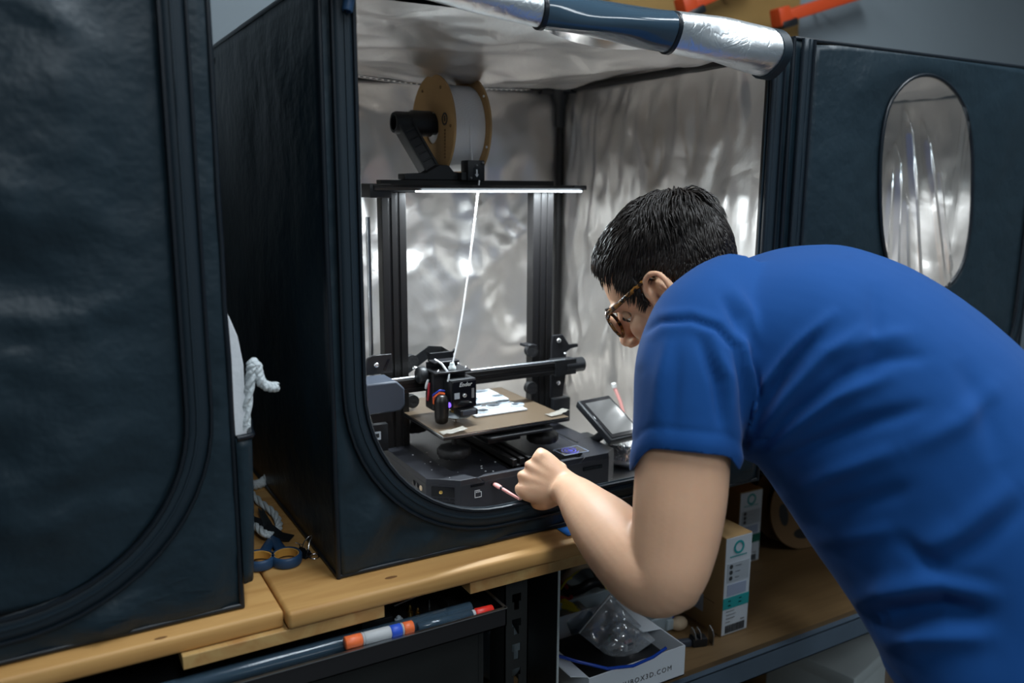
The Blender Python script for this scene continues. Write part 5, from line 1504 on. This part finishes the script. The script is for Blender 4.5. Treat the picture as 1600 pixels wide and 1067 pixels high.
# legs
hipc = PELV-Zv*.02
for s in (1, -1):
    hip = hipc+LB*.088*s; kn = hip+HB*.06-Zv*.43; an = np.array([kn[0]-HB[0]*.07, kn[1]-HB[1]*.07, FLOOR+.085])
    body.loft(limb_rings([[*(hip+Zv*.06), .085, .09], [*hip, .088, .09], [*(hip*.5+kn*.5), .072, .075], [*kn, .055, .058], [*(kn*.65+an*.35), .054, .056], [*(kn*.25+an*.75), .040, .042], [*an, .036, .038]], n=20, m=30, ref=HB))
    ft = [[*(an-HB*.045-Zv*.045), .028, .028], [*(an-Zv*.035), .038, .036], [*(an+HB*.08-Zv*.052), .042, .024], [*(an+HB*.15-Zv*.062), .034, .014]]
    body.loft(limb_rings(ft, n=16, m=14, ref=LB))
V, N, F = evaluated(body, .0029, 5, 'body_src')
# sculpting: eye sockets, a few creases on the back of the hand, elbow crease
X = (V-HO) @ Hf/HK; Y = (V-HO) @ Hl/HK; Z = (V-HO) @ Hu/HK
for s in (1, -1):
    V = V-Hf[None, :]*(.011*np.exp(-((Y-s*.031)/.015)**2-((Z-.006)/.0095)**2)*(X > .05))[:, None]
    ear_in = np.exp(-((X-.010)/.0065)**2-((Z-.000)/.009)**2)*(np.abs(Y-s*.08) < .02)
    V = V-Hl[None, :]*s*(.011*ear_in)[:, None]
hx2 = (V-LW) @ al; hy2 = (V-LW) @ ra; hz2 = (V-LW) @ do
near = (hx2 > -.02) & (hx2 < .075) & (np.abs(hy2) < .05) & (hz2 > -.004) & (hz2 < .035)
tend = np.zeros(len(V))
for o_ in (.027, .0105, -.0075, -.024):
    tend += .0009*np.exp(-((hy2-o_*np.clip(.45+hx2/.13, .3, 1.05))/.0038)**2)*np.clip(hx2/.03, 0, 1)
    if o_ < .02: tend -= .0020*np.exp(-((hy2-(o_+.0095))/.0045)**2)*np.exp(-((hx2-.063)/.014)**2)
V = V+do[None, :]*(tend*near)[:, None]
Fa = np.array(F); ed = np.concatenate([np.stack([Fa[:, i], Fa[:, (i+1) % 4]], 1) for i in range(4)])
def relax(V, w, it):
    for _ in range(it):
        A = np.zeros_like(V); c_ = np.zeros(len(V))
        np.add.at(A, ed[:, 0], V[ed[:, 1]]); np.add.at(c_, ed[:, 0], 1)
        V = V+w[:, None]*.6*(A/np.maximum(c_, 1)[:, None]-V)
    return V
hx2 = (V-LW) @ al; dist_w = np.linalg.norm(V-LW, axis=1)
ed = ed[dist_w[ed[:, 0]] < .08]
V = relax(V, np.exp(-((hx2+.004)/.022)**2)*(dist_w < .07), 40)
from_arrays('body', V, F, 'skin', person)
body_V, body_N = V, N

# eyes
for s in (1, -1):
    e = hp(.0700, s*.031, .006)
    MB().sphere((0, 0, 0), .0108, 16, 12, m=Matrix.Translation(Vector(e))).build('eye', 'eye_white', person, 180)
    ie = e+Hf*.0068-Hu*.0045
    lr = []
    for ph in np.linspace(math.radians(88), math.radians(-18), 10):
        lr.append([e+(Hf*math.cos(ph)*math.cos(t)+Hl*math.sin(t)*math.cos(ph)+Hu*math.sin(ph))*.0121 for t in np.linspace(-1.7, 1.7, 17)])
    MB().loft(lr, caps=False, closed_ring=False).build('eyelid', 'skin', person, 180, solidify=.0012)
    MB().sphere((0, 0, 0), .0056, 12, 8, m=Matrix.Translation(Vector(ie))).build('iris', 'eye_iris', person, 180)
    lid = [hp(.0835-.0035*abs(q)**2, s*(.031+.013*q), .0095-.004*q*q-.004) for q in np.linspace(-1, 1, 9)]
    MB().tube(lid, [.0010, .0016, .002, .0022, .0023, .0022, .002, .0016, .001], 6).build('eyelash', 'lash', person, 60)
    brow = [hp(.097-.010*abs(q)**2+.001, s*(.031+.020*q), .031-.003*q*q+.002*q) for q in np.linspace(-1, 1, 9)]
    MB().tube(brow, [.001, .0026, .0034, .0036, .0034, .003, .0026, .002, .001], 6, flat=.7).build('eyebrow', 'hair_dark', person, 60)
# fingernail of the thumb and index are turned away; toes are in the shoes

# --- hair: scalp cap plus locks running from the crown
hl = (V-HO) @ Hl/HK; hf_ = (V-HO) @ Hf/HK; hu_ = (V-HO) @ Hu/HK
def hairline(x, ay):
    """lowest height at which hair grows for a place x (forward), ay (sideways)"""
    return np.interp(x, [-.12, -.085, -.055, -.030, -.018, .004, .022, .026, .036, .042, .052, .070, .10], [-.060, -.062, -.050, -.035, .036, .038, .036, -.006, .004, .044, .072, .090, .092])
scalp = (hu_ > hairline(hf_, np.abs(hl))) & (hu_ > -.08) & (np.abs(hl) < .0815) & (hf_ > -.112) & (hf_ < .11)
face_ok = [f for f in F if all(scalp[i] for i in f)]
ids = sorted({i for f in face_ok for i in f}); mp_ = {i: k for k, i in enumerate(ids)}
depth = np.clip((hu_-hairline(hf_, np.abs(hl)))/.03, 0, 1)
CV = V+N*(.0012+.0055*depth)[:, None]
from_arrays('hair', [CV[i] for i in ids], [tuple(mp_[i] for i in f) for f in face_ok], 'hair_dark', person)
locks = {'hair_dark': MB(), 'hair_brown': MB()}
crown = hp(-.070, .0, .108)
pick = rng.choice(len(ids), 8000, replace=True)
for kk in pick:
    i = ids[kk]
    p = V[i]; n_ = N[i]; dpt = depth[i]
    t_ = p-crown; t_ = t_-n_*t_.dot(n_)
    lt = np.linalg.norm(t_)
    if lt < 1e-4: continue
    t_ = t_/lt
    x_, y_, z_ = hf_[i], hl[i], hu_[i]
    # neighbouring locks lean the same way: smooth noise, plus a little of their own
    cl_ = np.array([nz(*(p*38), 1.0), nz(*(p*38+7), 1.0), nz(*(p*38+13), 1.0)])*.75+rng.normal(0, .10, 3)
    t_ = nrm(t_+cl_-n_*cl_.dot(n_))
    top = z_ > .080
    Lk = (.026+.016*rng.random()) if top else (.015+.010*rng.random())
    if x_ > .045 and z_ > .07: Lk = .026+.014*rng.random()      # fringe
    if z_ < .03: Lk = .008+.006*rng.random()
    if y_ > -.012 and x_ > .0: Lk = min(Lk, .005+.75*max(0, z_-hairline(x_, 0)))
    lift = (.0055 if top else .0018)*(.4+rng.random())
    if x_ < -.02 and z_ > .095: lift *= 1.7
    p0 = p+n_*(.0012+.0045*dpt)
    pts = []
    g = np.array([0, 0, -1.0])
    for s in np.linspace(0, 1, 5):
        q_ = p0+t_*Lk*s+n_*lift*math.sin(math.pi*min(1, s*.8))
        if x_ > .03: q_ = q_+g*.006*s*s
        q_ = q_-n_*(Lk*s)**2/.24
        pts.append(q_)
    w = .0008+.0007*rng.random()
    key = 'hair_brown' if (x_ > .050 and rng.random() < .6) else 'hair_dark'
    locks[key].tube(pts, [w*.8, w, w*.9, w*.6, w*.12], 4, caps=False)
for k_, lab in (('hair_dark', 'dark locks'), ('hair_brown', 'browner locks of the fringe')):
    o = locks[k_].build('hair_locks', k_, person, 180, fix=False); o['kind'] = 'stuff'; o['label'] = lab
# stubble shadow is left to the skin

# --- T-shirt: torso and sleeves fused, then folds pushed in
sh_ = MB()
sh_.loft(torso_rings(n=48, m=40))
sh_.loft(limb_rings(px_rows(SLEEVE), n=32, m=26, ref=CR))
SLR = [[*(tc_-LB*.06+Zv*.01), .07, .075], [*SR, .076, .078], [*(SR*.65+ER*.35), .070, .072], [*(SR*.42+ER*.58), .066, .068]]
sh_.loft(limb_rings(SLR, n=28, m=20, ref=Zv))
SV, SN, SF = evaluated(sh_, .0042, 14, 'shirt_src')
# open hems: faces lying on the cut planes go
def plane_of(a, b): return np.array(b), nrm(np.array(b)-np.array(a))
hems = []
s0, s1 = [np.array(at_d(*q[:3])) for q in SLEEVE[-2:]]; hems.append((s1, nrm(s1-s0), .092))
r0, r1 = np.array(SLR[-2][:3]), np.array(SLR[-1][:3]); hems.append((r1, nrm(r1-r0), .10))
t0, t1 = np.array(at_d(*TORSO[0][:3])), np.array(at_d(*TORSO[1][:3])); a0 = math.radians(TORSO[0][5]); hems.append((t0, -(HB*math.sin(a0)+Zv*math.cos(a0)), .26))
n0 = np.array(at_d(*TORSO[-1][:3])); a1 = math.radians(66); hems.append((n0, HB*math.sin(a1)+Zv*math.cos(a1), .10))
bm = bmesh.new()
bv = [bm.verts.new(v) for v in SV]
for f in SF: bm.faces.new([bv[i] for i in f])
bm.normal_update()
for o_, d_, rad_ in hems:
    oo = o_-d_*.006
    sub = []
    for f in bm.faces:
        c = np.array(f.calc_center_median()); q_ = (c-oo).dot(d_)
        if q_ > -.05 and np.linalg.norm(c-oo-d_*q_) < rad_ and (rad_ != .092 or (c-oo).dot(CR) < .070): sub.append(f)
    es = {e for f in sub for e in f.edges}; vs = {v for f in sub for v in f.verts}
    bmesh.ops.bisect_plane(bm, geom=list(vs)+list(es)+sub, plane_co=Vector(oo), plane_no=Vector(d_), clear_outer=True, dist=1e-5)
bm.normal_update(); bm.verts.index_update()
SV = np.array([v.co for v in bm.verts]); SN = np.array([v.normal for v in bm.verts]); SF = [tuple(v.index for v in f.verts) for f in bm.faces]
bm.free()
SP = to_px(SV); facing = np.clip(-(SN @ CF)*1.6+.2, 0, 1)
sdep = (SV-CAM_C) @ CF
def seg_dist(P, pts):
    """distance (px) to a polyline, parameter along it, signed side"""
    best = np.full(len(P), 1e9); par = np.zeros(len(P)); sid = np.zeros(len(P)); tot = 0
    L = [math.dist(a, b) for a, b in zip(pts[:-1], pts[1:])]; S = sum(L)
    for (a, b), l in zip(zip(pts[:-1], pts[1:]), L):
        a = np.array(a, float); d = np.array(b, float)-a
        t = np.clip(((P-a) @ d)/(l*l), 0, 1); q = a+t[:, None]*d; dd = np.linalg.norm(P-q, axis=1)
        m_ = dd < best
        best[m_] = dd[m_]; par[m_] = (tot+t[m_]*l)/S
        sid[m_] = np.sign((P[m_]-a) @ np.array([-d[1], d[0]])); tot += l
    return best, par, sid
FOLDS = [
 ([(1166, 665), (1200, 600), (1250, 535), (1300, 490)], .011, 10), ([(1176, 700), (1230, 620), (1290, 552), (1350, 512)], .010, 11),
 ([(1172, 725), (1230, 672), (1300, 622), (1385, 588)], .011, 13), ([(1180, 650), (1225, 580), (1275, 522)], -.011, 9),
 ([(1176, 712), (1245, 645), (1330, 580)], -.010, 10), ([(1172, 748), (1260, 702), (1360, 660), (1445, 636)], -.010, 13),
 ([(1205, 785), (1300, 738), (1400, 702)], .010, 16), ([(1240, 825), (1320, 795), (1420, 762)], -.008, 15),
 ([(1255, 850), (1330, 838), (1400, 826)], .007, 14),
 ([(1290, 955), (1380, 925), (1470, 908), (1550, 925)], .012, 18), ([(1300, 982), (1390, 962), (1470, 950), (1540, 962)], -.020, 18),
 ([(1345, 1012), (1440, 996), (1545, 996)], .010, 16), ([(1430, 865), (1500, 830), (1585, 755)], .007, 20), ([(1455, 890), (1530, 850), (1600, 790)], -.007, 16), ([(1365, 440), (1368, 520), (1352, 610)], -.005, 16),
 ([(1152, 510), (1172, 590), (1176, 650)], .010, 9), ([(1165, 545), (1186, 610), (1180, 660)], -.008, 7), ([(1112, 525), (1137, 590), (1142, 675)], .007, 9), ([(1094, 530), (1120, 600), (1128, 665)], -.007, 8),
 ([(1045, 530), (1032, 600), (1022, 670)], .004, 12), ([(1060, 540), (1055, 610), (1048, 680)], -.003, 10), ([(1128, 462), (1150, 500), (1160, 535)], -.007, 9), ([(1145, 450), (1172, 490), (1185, 530)], .006, 10), ([(1500, 560), (1540, 640), (1560, 720)], -.006, 20),
 ([(1400, 840), (1480, 900), (1560, 915)], -.007, 16), ([(1290, 560), (1360, 530), (1430, 520)], .006, 14), ([(1310, 590), (1390, 560), (1450, 555)], -.006, 12), ([(1420, 700), (1500, 660), (1560, 600)], .006, 18),
]

disp = np.zeros(len(SV))
for pts, amp, w in FOLDS:
    dd, par, sid = seg_dist(SP, pts)
    env = np.sin(np.pi*np.clip(par*.94+.03, 0, 1))**.7
    disp += amp*env*np.exp(-(dd/w)**2)*facing
low = np.array([nz(v[0]*9, v[1]*9, v[2]*9) for v in SV])*.0035+np.array([nz(v[0]*22, v[1]*22, v[2]*22) for v in SV])*.0012
disp += low
# sleeve seam: a step, body side over sleeve side
seam_pts = [(990, 560), (1000, 522), (1030, 503), (1080, 500), (1120, 514), (1148, 545), (1160, 610), (1166, 690)]
dd, par, sid = seg_dist(SP, seam_pts)
nearside = facing*(sdep < 1.16)
disp += (-.0045*np.exp(-(dd/5.0)**2)+.0022*np.exp(-((dd-11)/9)**2))*nearside
# stitched hem lines
for o_, d_, rad_ in hems[:3]:
    q_ = (SV-o_) @ d_; inr = np.linalg.norm(SV-o_-q_[:, None]*d_, axis=1) < rad_
    disp += inr*(.0012*np.exp(-((q_+.016)/.008)**2)-.0010*np.exp(-((q_+.030)/.0025)**2))
SV = SV+SN*disp[:, None]
# the sleeve hem hangs lower at its front and back corners
q_ = (SV-hems[0][0]) @ hems[0][1]; rmp = np.clip((q_+.075)/.07, 0, 1)*(np.linalg.norm(SV-hems[0][0]-q_[:, None]*hems[0][1], axis=1) < .12)
SV = SV+hems[0][1][None, :]*(rmp*(.034*np.exp(-((SP[:, 0]-984)/20)**2)+.016*np.exp(-((SP[:, 0]-1160)/14)**2)))[:, None]
shirt = from_arrays('t_shirt', SV, SF, 'shirt_blue', person, solidify=.0022, off=-1)
# collar band
cr = [n0+(LB*math.cos(t)*.070+(-HB*math.cos(a1)+Zv*math.sin(a1))*math.sin(t)*.060)+(HB*math.sin(a1)+Zv*math.cos(a1))*(-.006) for t in np.linspace(0, 2*math.pi, 33)[:-1]]
MB().tube(cr, .006, 8, closed=True, flat=.5).build('collar', 'shirt_blue', person, 60)

# --- trousers and shoes
tr_ = MB()
pel = np.array(PELV)
tr_.loft([oval(pel+Zv*q+LB*0, LB*w, HB*d_, 36, 2.3) for q, w, d_ in ((.03, .165, .118), (.0, .170, .125), (-.06, .178, .132), (-.12, .180, .130), (-.17, .165, .105))])
for s in (1, -1):
    hip = hipc+LB*.088*s; kn = hip+HB*.06-Zv*.43; an = np.array([kn[0]-HB[0]*.07, kn[1]-HB[1]*.07, FLOOR+.085])
    tr_.loft(limb_rings([[*(hip-Zv*.02), .10, .098], [*(hip-Zv*.10), .102, .100], [*(hip*.5+kn*.5), .088, .088], [*kn, .074, .076], [*(kn*.6+an*.4), .070, .070], [*(an+Zv*.03), .062, .062], [*(an-Zv*.015), .060, .062]], n=24, m=30, ref=HB))
TV, TN, TF = evaluated(tr_, .008, 4, 'trouser_src')
wr = np.array([nz(v[0]*12, v[1]*12, v[2]*7) for v in TV])*.005
from_arrays('trousers', TV+TN*wr[:, None], TF, 'trouser_cloth', person)
for s in (1, -1):
    hip = hipc+LB*.088*s; kn = hip+HB*.06-Zv*.43; an = np.array([kn[0]-HB[0]*.07, kn[1]-HB[1]*.07, FLOOR+.085])
    base_ = np.array([an[0], an[1], FLOOR])
    secs = []
    for x_, w, h_ in ((-.085, .022, .05), (-.07, .036, .075), (-.02, .042, .095), (.04, .045, .085), (.10, .050, .060), (.15, .046, .048), (.185, .030, .034), (.195, .014, .020)):
        secs.append([base_+HB*x_+LB*w*math.cos(t)+Zv*(.022+max(0, math.sin(t))*h_+min(0, math.sin(t))*.006) for t in np.linspace(0, 2*math.pi, 19)[:-1]])
    shoe = MB().loft(secs).build('shoe', 'shoe_leather', person, 60)
    so = []
    for x_, w in ((-.09, .020), (-.075, .037), (0, .042), (.10, .052), (.16, .047), (.195, .022)):
        so.append([base_+HB*x_+LB*w+Zv*.024, base_+HB*x_-LB*w+Zv*.024, base_+HB*x_-LB*w+Zv*.001, base_+HB*x_+LB*w+Zv*.001])
    MB().loft(so).build('sole', 'sole', shoe, 30)

# --- glasses
mt = bpy.data.materials.new('tortoise'); mt.use_nodes = True
nt = mt.node_tree; b_ = nt.nodes['Principled BSDF']; tc2 = nt.nodes.new('ShaderNodeTexCoord'); nn_ = nt.nodes.new('ShaderNodeTexNoise')
nn_.inputs['Scale'].default_value = 160; rp_ = nt.nodes.new('ShaderNodeValToRGB')
rp_.color_ramp.elements[0].position = .42; rp_.color_ramp.elements[0].color = (.012, .007, .004, 1); rp_.color_ramp.elements[1].position = .62; rp_.color_ramp.elements[1].color = (.26, .11, .02, 1)
nt.links.new(tc2.outputs['Object'], nn_.inputs['Vector']); nt.links.new(nn_.outputs['Fac'], rp_.inputs[0]); nt.links.new(rp_.outputs[0], b_.inputs['Base Color'])
b_.inputs['Roughness'].default_value = .2
MATS['tortoise'] = mt
film_mat('lens', (.92, .93, .94), .08, .02)
gl = thing('glasses', 'round tortoiseshell glasses worn by the man', 'glasses', tuple(float(q) for q in hp(.09, 0, 0)))
GXF = .101
for s in (1, -1):
    ce = (s*.034, .006)
    rim = [hp(GXF-.16*max(0, (abs(ce[0]+.0255*math.cos(t)))-.02)**1.0*.55, ce[0]+.0255*math.cos(t), ce[1]+.0225*math.sin(t)) for t in np.linspace(0, 2*math.pi, 41)[:-1]]
    rm = MB().tube(rim, .0024, 8, closed=True).build('rim', 'tortoise', gl, 60)
    c_ = np.mean(rim, axis=0)
    mb = MB(); mb.add([c_]+rim, [(0, 1+i, 1+(i+1) % 40) for i in range(40)]); mb.build('lens', 'lens', rm, 60)
    arm_ = [hp(.094, s*.061, .020), hp(.088, s*.071, .024), hp(.060, s*.080, .027), (hp(.034, s*.085, .031)), hp(.018, s*.085, .033), hp(.006, s*.079, .033), hp(-.008, s*.075, .022), hp(-.014, s*.074, .008)]
    MB().tube(arm_, [.0034, .0036, .0032, .003, .0028, .0026, .0026, .0026], 8, flat=1.25).build('temple_arm', 'tortoise', gl, 60)
MB().tube([hp(GXF, -.010, .010), hp(GXF+.003, 0, .014), hp(GXF, .010, .010)], .0022, 8).build('bridge', 'tortoise', gl, 60)

# --- the pink cable pinched in the hand, plugged into the printer
port = np.array([.279, .081, .055])
k2 = np.array(on_y(812, 780, .025)); k1 = port*.5+k2*.5
cb = thing('usb_cable', 'pink cable with white plug held in the hand at the printer front', 'cable', tuple(float(q) for q in k2))
dirp = nrm(k1-port)
MB().tube([port+dirp*.0, port+dirp*.004, port+dirp*.013, port+dirp*.016], [.0036, .0044, .0044, .0032], 12, flat=.75).build('plug', 'pink_cable', cb, 50)
MB().tube([port+dirp*.015, port+dirp*.020], [.0030, .0026], 12).build('strain_relief', 'black_plastic', cb, 50)
grip = LM-do*.040-ra*.010
MB().tube([port+dirp*.020, port*.5+k2*.5, k2, k2*.5+grip*.5, grip, grip-al*.03-do*.006], .0026, 10).build('lead', 'pink_cable', cb, 60)
